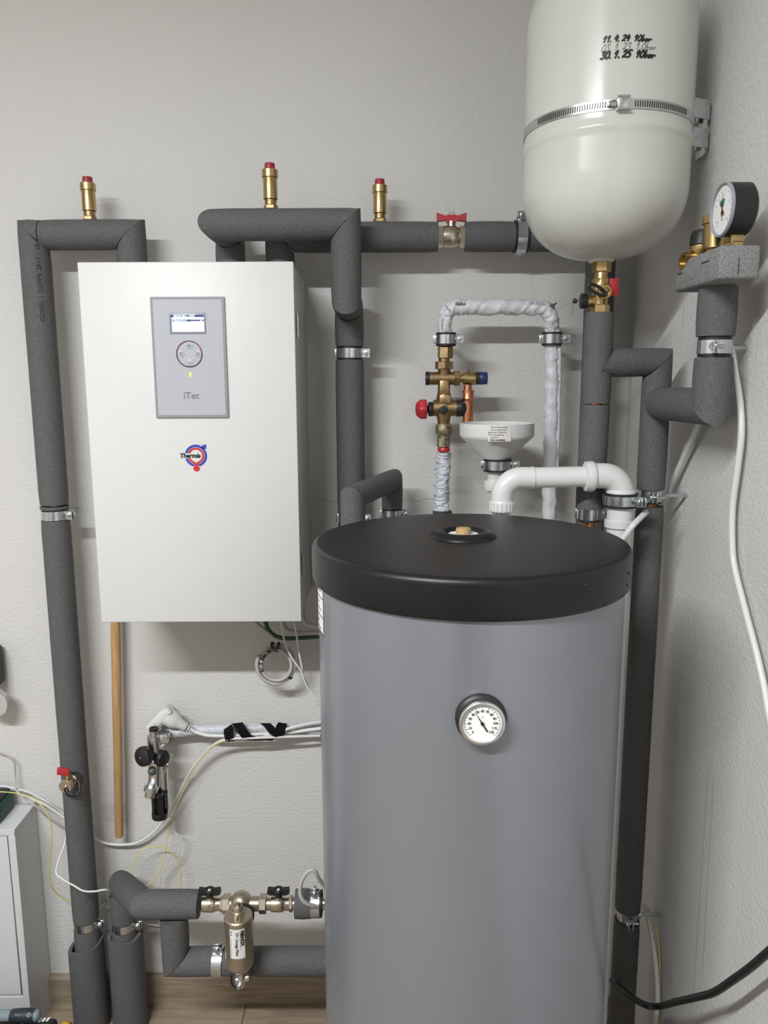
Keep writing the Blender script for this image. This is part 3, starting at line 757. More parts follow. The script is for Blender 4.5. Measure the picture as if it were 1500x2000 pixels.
run('safety_group_pipe', 'grey insulated pipe reaching forward and up to the gauge block',
    [(xr, YR - .024, zs0), (xs, YS, zs0), (xs, YS, zs1), (xs, YS, zs2)], .0272, {2: .030}, core=.0115)
clamp((xs, YS, zs1), NZ, .0175, (-.35, -1, 0), (1, .5, 0), (XW - xs) * 1.12, 'pipe clamp with rod to the right wall under the gauge block')

# ------------------------------------------------------------------ air vents
def air_vent(base, label):
    b = V(base); t = thing('air_vent', label, 'air vent', b, 'brass automatic air vents')
    MB().hexa(b, b + NZ * .008, .0135).cyl(b + NZ * .008, b + NZ * .018, .0112, seg=28).build('base_nut', M['oldbrass'], t)
    MB().lathe(b, NZ, [(.017, .0115), (.0185, .0135), (.056, .0135), (.0575, .0130)], 36).build('body', M['brass'], t)
    MB().lathe(b, NZ, [(.0565, .0135), (.0575, .0152), (.0705, .0152), (.0715, .0143), (.0716, .009)], 36).build('collar', M['brass'], t)
    MB().lathe(b, NZ, [(.070, .0098), (.0815, .0098), (.083, .0092), (.0834, .0)], 28, False, False).build('cap', M['reddark'], t)
    return t
air_vent((A(176, 432, YW).x, YW, ztl + .0275), 'brass air vent with red cap on the far-left pipe')
air_vent((A(529, 406, YC).x, YC, zc_ + .0275), 'tallest-standing brass air vent with red cap above the white unit')
air_vent((A(742, 437, YW).x, YW, zw + .0275), 'brass air vent with red cap on the wall pipe beside the ball valve')

# ------------------------------------------------------------------ ball valve with red butterfly handle
xm = (xv0 + xv1) / 2
BV = thing('ball_valve', 'nickel ball valve with red butterfly handle on the wall pipe', 'valve', (xm, YW, zw - .02))
k_ = (xv1 - xv0) / 2
MB().hexa((xv0 - .006, YW, zw), (xv0 + .011, YW, zw), .0215, seg=8).build('end_nut', M['nickel'], BV)
MB().hexa((xv1 - .012, YW, zw), (xv1 + .006, YW, zw), .0215, seg=8).build('end_nut', M['nickel'], BV)
MB().lathe((xv0 + .010, YW, zw), NX, [(0, .0175), (.001, .0205), (.012, .0215), (.022, .0215), (.028, .0195), (.034, .0165)], 40).build('body', M['nickel'], BV)
MB().cyl((xm, YW, zw + .018), (xm, YW, zw + .030), .0085, seg=20).cyl((xm, YW, zw + .030), (xm, YW, zw + .034), .0065, seg=6).build('stem', M['nickel'], BV)
hz = zw + .036
pts = [(-.030, .0095), (-.0295, -.0065), (-.012, -.0045), (-.009, -.009), (.009, -.009), (.012, -.0045), (.0295, -.0065), (.030, .0095), (.012, .0035), (.008, .0055), (-.008, .0055), (-.012, .0035)]
MB().poly([(xm + a, YW - .0075, hz + b) for a, b in pts], (0, 1, 0), .015).build('handle', M['red'], BV, sharp=30)
MB().hexa((xm, YW, hz + .004), (xm, YW, hz + .0115), .0062).build('handle_nut', M['zinc'], BV)

# ------------------------------------------------------------------ vessel cap valve
def PV(px, py, dy=0): return A(px, py, YV + dy)
CV = thing('cap_valve', 'brass cap valve with black loop and red tag under the white vessel', 'valve', (xp, YV, zp0))
zz = lambda py: A(1172, py, YV).z
MB().hexa((xp, YV, zz(532)), (xp, YV, zz(511)), .0160, phase=.26).build('union_nut', M['brass'], CV)
MB().cyl((xp, YV, zbot + .001), (xp, YV, zz(508)), .0155, seg=28).build('gasket', M['rubber'], CV)
MB().lathe((xp, YV, 0), NZ, [(zz(600), .0125), (zz(578), .0125), (zz(560), .0150), (zz(548), .0140), (zz(540), .0110), (zz(530), .0110)], 32).build('body', M['brass'], CV)
MB().hexa((xp, YV, zz(556)), (xp, YV, zz(545)), .0150).build('hex_collar', M['brass'], CV)
MB().hexa((xp, YV, zp0 - .004), (xp, YV, zz(595)), .0158, phase=.26).build('lower_nut', M['brass'], CV)
kc = PV(1182, 570, -.020)
MB().cyl(kc + V((0, .02, 0)), kc + V((0, -.002, 0)), .0112, seg=32, bev=.001).ring(kc + V((0, -.003, 0)), NY, .0100, .0072, .003).cyl(kc + V((0, -.001, 0)), kc + V((0, -.005, 0)), .0046, seg=20, bev=.0006).build('spindle_cap', M['brass'], CV)
lp_ = [PV(1166.5 + 19.5 * math.cos(a_) * .86 - 6.5 * math.sin(a_) * .5, 566 + 19.5 * math.cos(a_) * .5 + 6.5 * math.sin(a_) * .86, -.028) for a_ in [2 * math.pi * k / 10 for k in range(10)]]
MB().tube(catmull(lp_, 5, True), .0027, 8, closed=True).build('retaining_loop', M['black'], CV)
rt = PV(1199, 561, -.012)
MB().box(rt, (.0150, .004, .0290), bev=.001).box(rt - V((.010, 0, .002)), (.012, .004, .012), bev=.001).build('red_tag', M['red'], CV)
so = PV(1160, 588)
MB().cyl((xp, YV, so.z), (PV(1143, 588).x, YV, so.z), .0095, seg=24).build('drain_outlet', M['brass'], CV)
MB().lathe((PV(1146, 588).x, YV, so.z), (-1, 0, 0), [(0, .0115), (.006, .0125), (.0095, .0125), (.0105, .011)], 28).build('drain_cap', M['black'], CV)
sw_ = thing('seal_wire', 'thin lead-sealed wire hanging left of the brass cap valve', 'wire', PV(1110, 640))
MB().tube(catmull([PV(1138, 586, -.01), PV(1130, 586, -.012), PV(1123, 588, -.014), PV(1108, 594, .1), PV(1092, 603, .24), PV(1086, 606, .27)], 6), .00045, 6).tube(catmull([PV(1123, 588, -.014), PV(1119, 592, .0), PV(1117.5, 612, .03), PV(1116, 622, .06), PV(1106, 624, .12), PV(1092, 624, .22)], 6), .00045, 6).build('wire', M['zinc'], sw_)
MB().sphere(PV(1123, 588, -.014), .0042).build('seal_bead', M['black'], sw_)

# ------------------------------------------------------------------ safety group: foam block, gauge, vent, relief valve
yb0, yb1 = YS - .082, YS + .076
xb0, xb1 = A(1406, 512, yb0).x, A(1486, 512, yb0).x
zb0_, zb1_ = A(1408, 545, yb0).z, A(1408, 478, yb0).z
xbc, xbw, yst = (xb0 + xb1) / 2, xb1 - xb0, YS + .040
SG = thing('insulation_block', 'grey foam insulation block under the pressure gauge on the right wall', 'insulation block', (xs, YS, zb0_))
bz = zb1_ - zb0_
bm_ = bmesh.new()
pf = [(yb0, 0), (yb1, 0), (yb1, bz * .60), (yst + .016, bz * .64), (yst + .004, bz * .80), (yst - .012, bz), (yb0, bz)]
vv = [[bm_.verts.new((x_, y_, zb0_ + z_)) for y_, z_ in pf] for x_ in (xb0, xb1)]
bm_.faces.new(vv[0]); bm_.faces.new(vv[1][::-1])
for i in range(7): bm_.faces.new((vv[0][i], vv[1][i], vv[1][(i + 1) % 7], vv[0][(i + 1) % 7]))
bmesh.ops.recalc_face_normals(bm_, faces=bm_.faces[:])
bmesh.ops.bevel(bm_, geom=bm_.edges[:], offset=.0045, segments=3, affect='EDGES', profile=.5)
MB().bm(bm_).build('foam_shell', M['foam2'], SG, sharp=50)
MB().box((xb0 + .0, YS + .055, zb0_ + bz * .58), (.0012, .016, .0016)).box((xb0, YS - .035, zb0_ + bz * .66), (.0012, .026, .0016)).build('slot', M['gap'], SG)
MB().box((xbc - .002, yb0 - .0, zb0_ + bz * .38), (.0010, .0008, bz * .5)).build('seam', M['gap'], SG)
zt_ = zb1_ - .002
# pressure gauge, facing away from the right wall
gcx = A(1433, 410, YS - .045)
PG = thing('pressure_gauge', 'black pressure gauge with white dial on the grey foam block', 'gauge', (gcx.x, gcx.y, zt_))
GR = .0345
gz_ = zt_ + .0185 + GR; gyy = YS - .045; gxf = gcx.x - .018
MB().lathe((gxf + .004, gyy, gz_), NX, [(0, GR - .001), (.001, GR), (.030, GR), (.034, GR - .005), (.034, 0)], 56, True, False).build('case', M['black'], PG)
MB().lathe((gxf, gyy, gz_), NX, [(.0045, GR + .0005), (.001, GR + .0005), (0, GR - .0006), (.0005, GR - .0018), (.004, GR - .0026)], 56, False, False).build('bezel', mat('clear_bezel', (.30, .30, .36, 1), .2), PG)
MB().cyl((gxf + .0035, gyy, gz_), (gxf + .0055, gyy, gz_), GR - .003, seg=48).build('dial', M['dial'], PG)
def GP(u, v, off=.0): return V((gxf + .0033 - off, gyy - u, gz_ + v))       # u to the right as seen from the left
def needle_(ang, L, m_, nm, off):
    d_ = V((0, -math.cos(ang), math.sin(ang))); q_ = V((0, -math.sin(ang), -math.cos(ang))); c_ = GP(0, 0, off)
    MB().poly([c_ + d_ * L, c_ + q_ * .0007, c_ - d_ * .004 + q_ * .0022, c_ - d_ * .010, c_ - d_ * .004 - q_ * .0022, c_ - q_ * .0007], (-1, 0, 0), .0004).build(nm, m_, PG)
needle_(math.radians(125), .021, M['reddark'], 'red_pointer', .0006)
needle_(math.radians(92), .022, M['print'], 'needle', .0012)
gs = MB()
for k in range(17):
    a = math.radians(225 - 270 * k / 16); c0, s0 = math.cos(a), math.sin(a)
    p, q = GP(c0 * .0235, s0 * .0235), GP(c0 * .0268, s0 * .0268); n2 = V((0, s0, c0)) * .0003
    gs.add([p - n2, q - n2, q + n2, p + n2], [(0, 1, 2, 3)])
gs.build('scale_marks', M['print'], PG, smooth=False)
MB().poly([GP(math.cos(math.radians(a)) * r_, math.sin(math.radians(a)) * r_) for r_, rng in ((.0145, range(70, 150, 8)), (.004, range(145, 65, -8))) for a in rng], (-1, 0, 0), .0002).build('green_zone', M['green'], PG)
for v_, a in ((0, 225), (1, 157.5), (2, 90), (3, 22.5), (4, -45)):
    lettering('scale_number', M['print'], PG, planemap(GP(math.cos(math.radians(a)) * .0200, math.sin(math.radians(a)) * .0200), (0, -1, 0), (0, 0, 1), (-1, 0, 0), .0002), str(v_), .005)
lettering('scale_unit', M['print'], PG, planemap(GP(0, -.012), (0, -1, 0), (0, 0, 1), (-1, 0, 0), .0002), 'bar', .0045)
MB().hexa((gcx.x + .004, gyy, zt_ - .004), (gcx.x + .004, gyy, zt_ + .011), .0135).box((gcx.x + .004, gyy, zt_ + .0155), (.018, .018, .011), bev=.001).build('stem', M['brass'], PG)
# automatic vent
yav = YS + .012
xav = xs - .004
AV = thing('automatic_vent', 'squat brass automatic vent with black cap behind the pressure gauge', 'air vent', (xav, yav, zt_ - .004))
MB().hexa((xav, yav, zt_ - .006), (xav, yav, zt_ + .012), .0115).build('base_nut', M['brass'], AV)
MB().lathe((xav, yav, zt_), NZ, [(.011, .015), (.0125, .0165), (.045, .0165), (.046, .019), (.055, .019), (.0562, .018)], 36).build('body', M['brass'], AV)
MB().cyl((xav, yav, zt_ + .055), (xav, yav, zt_ + .067), .0075, seg=24, bev=.001).build('cap', M['black'], AV)
# relief valve at the back
yrv = YS + .062; xrv = xs - .003; zrv = zb0_ + bz * .72
RV = thing('relief_valve', 'brass relief valve with black cap at back of the grey foam block', 'valve', (xrv, yrv, zrv))
MB().lathe((xrv, yrv, zrv - .002), NZ, [(0, .0135), (.022, .0135), (.028, .0175), (.036, .0175), (.037, .016)], 36).build('body', M['brass'], RV)
MB().lathe((xrv, yrv, zrv + .034), NZ, [(0, .016), (.002, .0175), (.017, .0165), (.022, .014), (.0235, .009)], 12).build('cap', M['black'], RV)
MB().cyl((xrv, yrv, zrv + .012), (xrv - .020, yrv - .002, zrv + .012), .012, seg=28).lathe((xrv - .020, yrv - .002, zrv + .012), (-1, -.1, 0), [(0, .0135), (.008, .0135), (.008, .0095), (.003, .0095)], 28).build('outlet', M['brass'], RV)
# ------------------------------------------------------------------ brass filling and safety armature on the wall
YA = -.105
def PA(px, py, dy=0): return A(px, py, YA + dy)
xa0 = PA(867, 770).x
za_ = lambda py: PA(867, py).z
AR = thing('safety_armature', 'cast brass safety armature with red knob and blue cap on the wall', 'valve', (xa0, YA, za_(880)))
MB().hexa((xa0 + .002, YA, za_(700)), (xa0 + .002, YA, za_(677)), .0158, phase=.3).cyl((xa0, YA, za_(708)), (xa0, YA, za_(698)), .0115, seg=24).build('top_adapter', M['oldbrass'], AR)
MB().hexa((xa0, YA, za_(721)), (xa0, YA, za_(706)), .0185, seg=8).build('top_union_nut', M['oldbrass'], AR)
b = MB().lathe((xa0, YA, 0), NZ, [(za_(828), .0125), (za_(815), .0145), (za_(800), .0175), (za_(785), .0175), (za_(770), .0140), (za_(762), .0128), (za_(722), .0128), (za_(719), .0140)], 36)
b.cyl((PA(838, 739).x, YA, za_(739)), (PA(890, 739).x, YA, za_(739)), .0132, seg=32)
b.cyl((PA(846, 798).x, YA, za_(797)), (PA(893, 798).x, YA, za_(797)), .0168, seg=32)
b.box((xa0, YA - .006, za_(757)), (.020, .016, .03), bev=.003).box((xa0 + .002, YA - .012, za_(780)), (.024, .012, .02), bev=.003)
b.build('body', M['oldbrass'], AR)
lettering('cast_lettering', M['corroded'], AR, planemap((PA(852, 739).x, YA - .0135, za_(738)), UX, UZ, (0, -1, 0), .0002), 'PN 10', .0075)
MB().cyl((PA(831, 739).x, YA, za_(739)), (PA(839, 739).x, YA, za_(739)), .0138, seg=32, bev=.001).build('end_plug', M['black'], AR)
MB().hexa((PA(886, 739).x, YA, za_(739)), (PA(898, 739).x, YA, za_(739)), .0175).build('relief_union_nut', M['brass'], AR)
MB().lathe((PA(897, 739).x, YA, za_(739)), NX, [(0, .0085), (.006, .0085), (.007, .0125), (.030, .0132), (.033, .0125)], 32).build('relief_body', M['brass'], AR)
MB().cyl((PA(929, 739).x, YA, za_(739)), (PA(938, 739).x, YA, za_(739)), .0128, seg=24).build('relief_ring', M['black'], AR)
MB().lathe((PA(936, 739).x, YA, za_(739)), NX, [(0, .0125), (.001, .0132), (.015, .0124), (.0162, .0115)], 20).build('blue_cap', M['blue'], AR)
MB().torus((PA(915, 728).x, YA, za_(728)), NX, .0055, .0008, 20, 6).build('seal_ring', M['black'], AR)
xk = PA(843, 799).x; zk = za_(799)
MB().lathe((xk, YA, zk), (-1, 0, 0), [(-.004, .0135), (.002, .0150), (.006, .0150), (.007, .0125)], 32).build('knob_collar', M['black'], AR)
kn = MB(); seg = 48; vs, fs = [], []
pr_ = [(.006, .006), (.0085, .0075), (.0105, .0195), (.013, .0205), (.023, .0205), (.026, .0185), (.032, .0125), (.0335, .006), (.0338, .0001)]
for tt, rr in pr_:
    for k in range(seg):
        a = 2 * math.pi * k / seg; q = rr * (1 + (.05 * math.cos(6 * a) if .0105 <= tt <= .026 else 0))
        vs.append((xk - tt, YA + math.cos(a) * q, zk + math.sin(a) * q))
for i in range(len(pr_) - 1):
    for k in range(seg): fs.append((i * seg + k, i * seg + (k + 1) % seg, (i + 1) * seg + (k + 1) % seg, (i + 1) * seg + k))
kn.add(vs, fs).build('red_knob', M['red'], AR, sharp=45)
MB().lathe((PA(890, 798).x, YA, za_(797)), NX, [(0, .0170), (.002, .0178), (.012, .0178), (.014, .0155), (.020, .0140), (.022, .011)], 12).build('side_cap', M['black'], AR)
kp = PA(866, 801, -.018)
MB().cyl(kp + V((0, .012, 0)), kp + V((0, -.004, 0)), .0088, seg=24, bev=.001).cyl(kp + V((0, -.003, 0)), kp + V((0, -.006, 0)), .004, seg=6).build('test_plug', M['black'], AR)
MB().lathe((xa0, YA, 0), NZ, [(za_(850), .0140), (za_(845), .0172), (za_(832), .0172), (za_(827), .0135)], 10).build('lower_union_nut', M['corroded'], AR)
MB().cyl((xa0, YA, za_(856)), (xa0, YA, za_(846)), .0125, seg=20).hexa((xa0, YA, za_(873)), (xa0, YA, za_(854)), .0138, seg=8).build('lower_adapter', M['corroded'], AR)
MB().lathe((xa0 + .0005, YA, za_(882)), NZ, [(0, .0118), (.004, .0135), (.0085, .0120), (.010, .0095)], 24).build('red_seal', M['red'], AR)
# copper outlet into the funnel
xo = PA(914, 770).x
co = thing('copper_outlet', 'short copper outlet pipe from the relief valve into the funnel', 'pipe', (xo, YA, za_(830)))
MB().cyl((xo - .001, YA, za_(752)), (xo, YA - .002, za_(792)), .0085, seg=24).build('pipe_upper', M['copper'], co)
MB().lathe((xo, YA - .001, za_(776)), (0, 0, -1), [(-.014, .0112), (0, .0118), (.003, .0128), (.006, .0112), (.010, .0112), (.060, .0112)], 28).build('pipe', M['copper'], co)
MB().ring((xo, YA, za_(765)), NZ, .0125, .009, .004).build('collar', M['copper'], co)

# ------------------------------------------------------------------ film-wrapped hoses
def wr(amp, f, seed):
    def g(t, a, p):
        q = V((p.x * f + math.cos(a) * 1.1, p.z * f + seed, math.sin(a) * 1.1))
        ridge = 1 - abs(noise.noise(q + V((0, 0, 7))) * 2)
        return 1 + amp * .55 * noise.noise(q * .6) + amp * .5 * (ridge - .6) + amp * .18 * noise.noise(q * 3)
    return g
RH = .0150
hl = [(870, 668, 0), (869, 645, 0), (870, 622, 0), (878, 606, 0), (895, 600, 0), (930, 600, 0), (985, 600, 0), (1040, 601, 0), (1062, 604, 0), (1073, 614, 0), (1077, 630, .0), (1079, 655, .005), (1079, 690, .005), (1078, 760, .005), (1076, 850, .005), (1074, 960, .005), (1073, 1060, .005)]
hp = catmull([A(a, b, YA + c) for a, b, c in hl], 16)
HO = thing('film_hose', 'white film-wrapped hose in an upside-down U on the wall', 'hose', hp[-1])
MB().tube(hp, RH, 32, rfun=wr(.34, 105, 2)).build('hose_cover', M['film'], HO, sharp=60)
ftail = [A(1092, 668, YA), A(1091, 760, YA), A(1089, 850, YA), A(1086, 930, YA)]
MB().tube(catmull(ftail, 12), .0055, 10, rfun=wr(.25, 60, 5)).build('cover_flap', M['film'], HO, sharp=60)
MB().box(A(1079, 597, YA - .014), (.010, .006, .007), Matrix.Rotation(.5, 3, 'Y'), bev=.002).box(A(1084, 594, YA - .012), (.008, .005, .004), Matrix.Rotation(-.6, 3, 'Y'), bev=.001).build('cover_tear', M['foam'], HO)
yt = YA - RH
lettering('hose_print', M['inkfaint'], HO, planemap(A(899, 594, yt), UX, UZ, (0, -1, 0), .0022, math.pi), 'reto', .0115, bold=.0004)
lettering('hose_print', M['inkfaint'], HO, planemap(A(1048, 592, yt), UX, UZ, (0, -1, 0), .0022, math.pi), 'R2 22 mm', .0075)
lettering('hose_print', M['inkfaint'], HO, planemap(A(864, 642, yt), UX, UZ, (0, -1, 0), .0022, -math.pi / 2), 'chlauch DIN', .0085)
lettering('hose_print', M['inkfaint'], HO, planemap(A(874, 603, yt), UX, UZ, (0, -1, 0), .0022, -math.pi * 1.28), 'isoflex', .0070)
clamp((A(871, 663, YA).x, YA, A(871, 663, YA).z), NZ, .0150, (1, -.05, 0), (0, 1, 0), .108, 'pipe clamp above the brass armature on the white hose', width=.018)
clamp((A(1079, 662, YA).x, YA + .005, A(1079, 662, YA).z), NZ, .0150, (1, -.05, 0), (0, 1, 0), .103, 'pipe clamp on the right leg of the white hose', width=.018)
h2 = catmull([A(866, 884, YA), A(865, 910, YA), A(863, 950, YA), A(862, 1000, YA), A(861, 1060, YA)], 14)
H2 = thing('lower_film_hose', 'silvery wrinkled film hose below the brass armature', 'hose', h2[-1])
MB().tube(catmull(h2, 3), .0150, 32, rfun=wr(.50, 150, 9)).build('hose_cover', M['filmgrey'], H2, sharp=60)
MB().box(A(864, 1001, YA - .01), (.040, .02, .006), bev=.002).build('foam_collar', M['rubber'], H2)

# ------------------------------------------------------------------ funnel and white drain pipes
YFN = -.175
xf = A(970, 850, YFN).x
zf = lambda py: A(970, py, YFN).z
RF = (A(1042, 830, YFN).x - A(897, 830, YFN).x) / 2
FN = thing('funnel', 'white plastic drain funnel with printed warning label', 'funnel', (xf, YFN, zf(960)))
zt1, zt2, zt3 = zf(826), zf(852), zf(900)
MB().lathe((xf, YFN, 0), NZ, [(zf(960), .0165), (zt3 - .006, .0165), (zt3, .0200), (zt2 - .004, RF - .005), (zt2, RF - .001), (zt2 + .004, RF), (zt1, RF), (zt1, RF - .003), (zt2, RF - .004), (zt3, .016), (zf(955), .012)], 72, False, False).build('bowl', M['funnel'], FN, sharp=40)
MB().cyl((xf - .004, YFN, zf(938)), (xf - .004, YFN, zf(957)), .0195, seg=32, bev=.001).build('outlet_nut', M['pvc'], FN)
# label on the rim
laz = math.atan2(-(xf - EYE.x), -(EYE.y - YFN)) * 0 - .02
azl = math.asin((A(976, 838, YFN - RF).x - xf) / RF)
def fpt(az, z, off): return V((xf + math.sin(az) * (RF + off), YFN - math.cos(az) * (RF + off), z))
lw = .0435 / RF; ztopl, zbotl = zf(826.5) - .0002, zf(826.5) - .0305
vs, fs = [], []
for k in range(13):
    a = azl - lw / 2 + lw * k / 12
    vs += [fpt(a, zbotl, .0008), fpt(a, ztopl, .0008)]
for k in range(12): fs.append((2 * k, 2 * k + 2, 2 * k + 3, 2 * k + 1))
MB().add(vs, fs).build('warning_label', M['paper'], FN)
rows_ = ['W\u00e4hrend der Heizzeit', 'kann aus Sicherheits-', 'gr\u00fcnden Wasser aus', 'der Ablaufleitung', 'austreten!', 'Nicht verschlie\u00dfen!']
for i, rw in enumerate(rows_):
    lettering('label_print', M['printgrey'] if i < 5 else M['print'], FN, cylmap((xf, YFN), RF, azl - lw * .40, ztopl - .0036 - i * .0048, .0012), rw, .0040, align='LEFT', bold=.00006 if i < 5 else .00016, space=.92)
lettering('label_print', M['print'], FN, cylmap((xf, YFN), RF, azl - lw * .455, ztopl - .0155, .0012), '!', .008, bold=.0003)
clamp((xf + .003, YFN, zf(908)), NZ, .0225, (1, -.05, 0), (0, 1, 0), .176, 'wide pipe clamp holding the white funnel', width=.017, lugs=.016)
# drain pipe run
YD = -.412
xd = A(980, 980, YD).x
zd = A(1070, 933, YD).z
rd_ = .0174
DP = thing('drain_pipe', 'white plastic drain pipe running right from the funnel trap', 'pipe', (xd, YD, 1.25))
zn0, zn1 = A(980, 999, YD).z, A(980, 976, YD).z
nt_ = MB().lathe((xd, YD, zn0), NZ, [(0, .0186), (.001, .0198), (zn1 - zn0 - .003, .0198), (zn1 - zn0, .0178)], 36)
for k in range(18):
    a = 2 * math.pi * k / 18; nt_.box((xd + math.cos(a) * .0196, YD + math.sin(a) * .0196, (zn0 + zn1) / 2 - .001), (.003, .003, (zn1 - zn0) * .7), Matrix.Rotation(a, 3, 'Z'))
nt_.build('union_nut', M['pvc'], DP)
MB().cyl((xd, YD + .004, 1.1), (xd, YD + .004, zn0), .015, seg=28).build('trap_pipe', M['pvc'], DP)
el = [V((xd, YD, zn1 - .004)), V((xd, YD, zd - .036))]
for k in range(1, 9):
    a = math.radians(180 - 90 * k / 8); el.append(V((xd + .032 + math.cos(a) * .032, YD, zd - .032 + math.sin(a) * .032)))
el.append(V((xd + .052, YD, zd)))
MB().tube(el, rd_ + .0008, 32).build('elbow', M['pvc'], DP, sharp=50)
xd2 = A(1150, 930, YD).x
MB().cyl((xd + .050, YD, zd), (xd2, YD, zd + .002), rd_, seg=36).build('straight_pipe', M['pvc'], DP)
MB().ring((xd + .051, YD, zd), NX, rd_ + .0016, rd_ - .001, .003).build('elbow_lip', M['pvc'], DP)
xd3 = A(1211, 1000, YD).x; re_ = .0214
zd2 = zd + .003
MB().lathe((xd2 - .002, YD, zd + .002), NX, [(-.006, .0205), (-.004, .0250), (.003, .0258), (.008, .0258), (.011, .0240), (.012, re_ + .001)], 40).build('socket_ring', M['pvc'], DP)
zel = zd2
Rb = .031
el2 = [V((xd2 + .008, YD, zel)), V((xd3 - Rb - .002, YD, zel))]
for k in range(1, 11):
    a = math.radians(90 - 90 * k / 10); el2.append(V((xd3 - Rb + math.cos(a) * Rb, YD, zel - Rb + math.sin(a) * Rb)))
el2.append(V((xd3, YD, zel - Rb - .006)))
MB().tube(el2, re_, 36).build('large_elbow', M['pvc'], DP, sharp=50)
zz_ = lambda py: A(1211, py, YD).z
MB().lathe((xd3, YD, zz_(968)), NZ, [(-.002, .0222), (0, .0234), (.004, .0249), (.008, .0249), (.010, .0236), (.011, .0222)], 40).build('socket_lip', M['pvc'], DP)
MB().cyl((xd3, YD, zz_(1015)), (xd3, YD, zz_(965)), .0217, seg=36).build('sleeve', M['pvc'], DP)
MB().lathe((xd3, YD, zz_(1030)), NZ, [(0, .0214), (.001, .0250), (.012, .0254), (.0135, .0222)], 40).build('socket_lip', M['pvc'], DP)
MB().cyl((xd3, YD, .0), (xd3, YD, zz_(1028)), .0211, seg=36).build('downpipe', M['pvc'], DP)
clamp((xd3, YD, zz_(976)), NZ, .0226, (.75, -.9, 0), (1, .5, 0), .06, 'wide pipe clamp on the white vertical drain pipe', width=.016, rod=False)

# ------------------------------------------------------------------ cables at the right wall
def cable(name, label, pts, r, m, n=8, cat='cable', seg=10, group=None):
    return solo(MB().tube(catmull(pts, n), r, seg), name, M[m], label, cat, group)
XC = XW - .012
cable('cable', 'white cable hanging down the right wall from the upper clamp rod',
      [A(a, b, X=c) for a, b, c in ((1410, 676, XW - .045), (1421, 668, XW - .04), (1428, 684, XW - .032), (1437, 735, XW - .022), (1446, 790, XC), (1448, 850, XC), (1440, 920, XC), (1431, 990, XC), (1430, 1060, XC), (1435, 1110, XC), (1455, 1190, XC), (1476, 1270, XC), (1492, 1340, XC), (1503, 1400, XC), (1520, 1480, XC))], .0050, 'cablewhite')
cable('cable', 'thick white cable slanting behind the grey right corner riser',
      [A(1372, 800, X=.505), A(1358, 842, X=.518), A(1335, 895, X=.522), A(1312, 945, X=.520), A(1300, 975, X=.515), A(1285, 1010, X=.51)], .0052, 'cablewhite')
cable('cable', 'short white cable crossing the drain pipe beside the tank lid',
      [A(1262, 1000, -.42), A(1240, 1022, -.446), A(1230, 1034, -.448), A(1216, 1052, -.445), A(1196, 1075, -.44)], .0050, 'cablewhite')
cable('cable', 'pale cable rising low in the right corner from the floor',
      [A(1258, 1768, X=.512), A(1262, 1776, X=.512), A(1270, 1815, X=.513), A(1278, 1860, X=.513), A(1283, 1910, X=.513), A(1284, 1960, X=.513), A(1277, 2010, X=.512)], .0045, 'cablewhite')
cable('fibre_cable', 'thin yellow fibre low in the right corner',
      [A(1263, 1772, X=.522), A(1272, 1785, X=.524), A(1282, 1812, X=.524), A(1287, 1850, X=.524), A(1289, 1910, X=.524), A(1288, 1960, X=.524), A(1284, 2015, X=.524)], .0014, 'yellow')
cable('cable', 'thick black cable sagging along the lower right wall to behind the tank',
      [A(1530, 1835, X=.49), A(1500, 1860, X=.488), A(1465, 1890, X=.486), A(1430, 1915, X=.482), A(1395, 1938, X=.478), A(1360, 1948, X=.474), A(1320, 1957, X=.468), A(1290, 1965, -.50), A(1268, 1965, -.50), A(1245, 1955, -.47), A(1222, 1938, -.42), A(1195, 1915, -.33)], .0055, 'black')

# ------------------------------------------------------------------ cables under the unit
YK = -.06
cable('cable', 'grey cable curving from the unit base into the green cable bundle',
      [A(470, 1185, YK), A(500, 1216, YK), A(516, 1230, YK), A(533, 1241, YK), A(545, 1245, YK + .01)], .0042, 'cablegrey')
cable('cable', 'dark green cable running from the unit base behind the tank',
      [A(515, 1190, YK), A(519, 1216, YK), A(526, 1232, YK), A(540, 1243, YK), A(560, 1247, YK), A(585, 1246, YK), A(615, 1244, YK), A(660, 1240, YK)], .0048, 'cablegreen')
cable('cable', 'thick grey cable bending from the unit base behind the tank',
      [A(552, 1190, YK - .02), A(553, 1216, YK - .02), A(557, 1227, YK - .02), A(568, 1234, YK - .02), A(585, 1236, YK - .02), A(612, 1236, YK - .02), A(650, 1236, YK - .02)], .0052, 'cablegrey')
cable('cable', 'grey cable curving tightly round the lower right unit corner',
      [A(588, 1180, YK - .04), A(592, 1205, YK - .04), A(597, 1217, YK - .04), A(608, 1222, YK - .04), A(640, 1224, YK - .04)], .0052, 'cablegrey')
YJ = -.10
cable('wire', 'thin white wire hanging from the unit in front of the cable coil',
      [A(545, 1195, YJ), A(549, 1216, YJ), A(553, 1240, YJ), A(560, 1265, YJ), A(570, 1285, YJ), A(582, 1302, YJ), A(590, 1315, YJ), A(597, 1335, YJ), A(606, 1350, YJ), A(625, 1368, YJ)], .0020, 'cablewhite')
cable('wire', 'thin white wire hanging nearest to the tank below the unit',
      [A(572, 1195, YJ + .006), A(575, 1216, YJ + .006), A(580, 1245, YJ + .006), A(584, 1275, YJ + .006), A(589, 1300, YJ + .006), A(592, 1320, YJ + .006), A(602, 1340, YJ + .006), A(618, 1358, YJ + .006)], .0022, 'cablewhite')
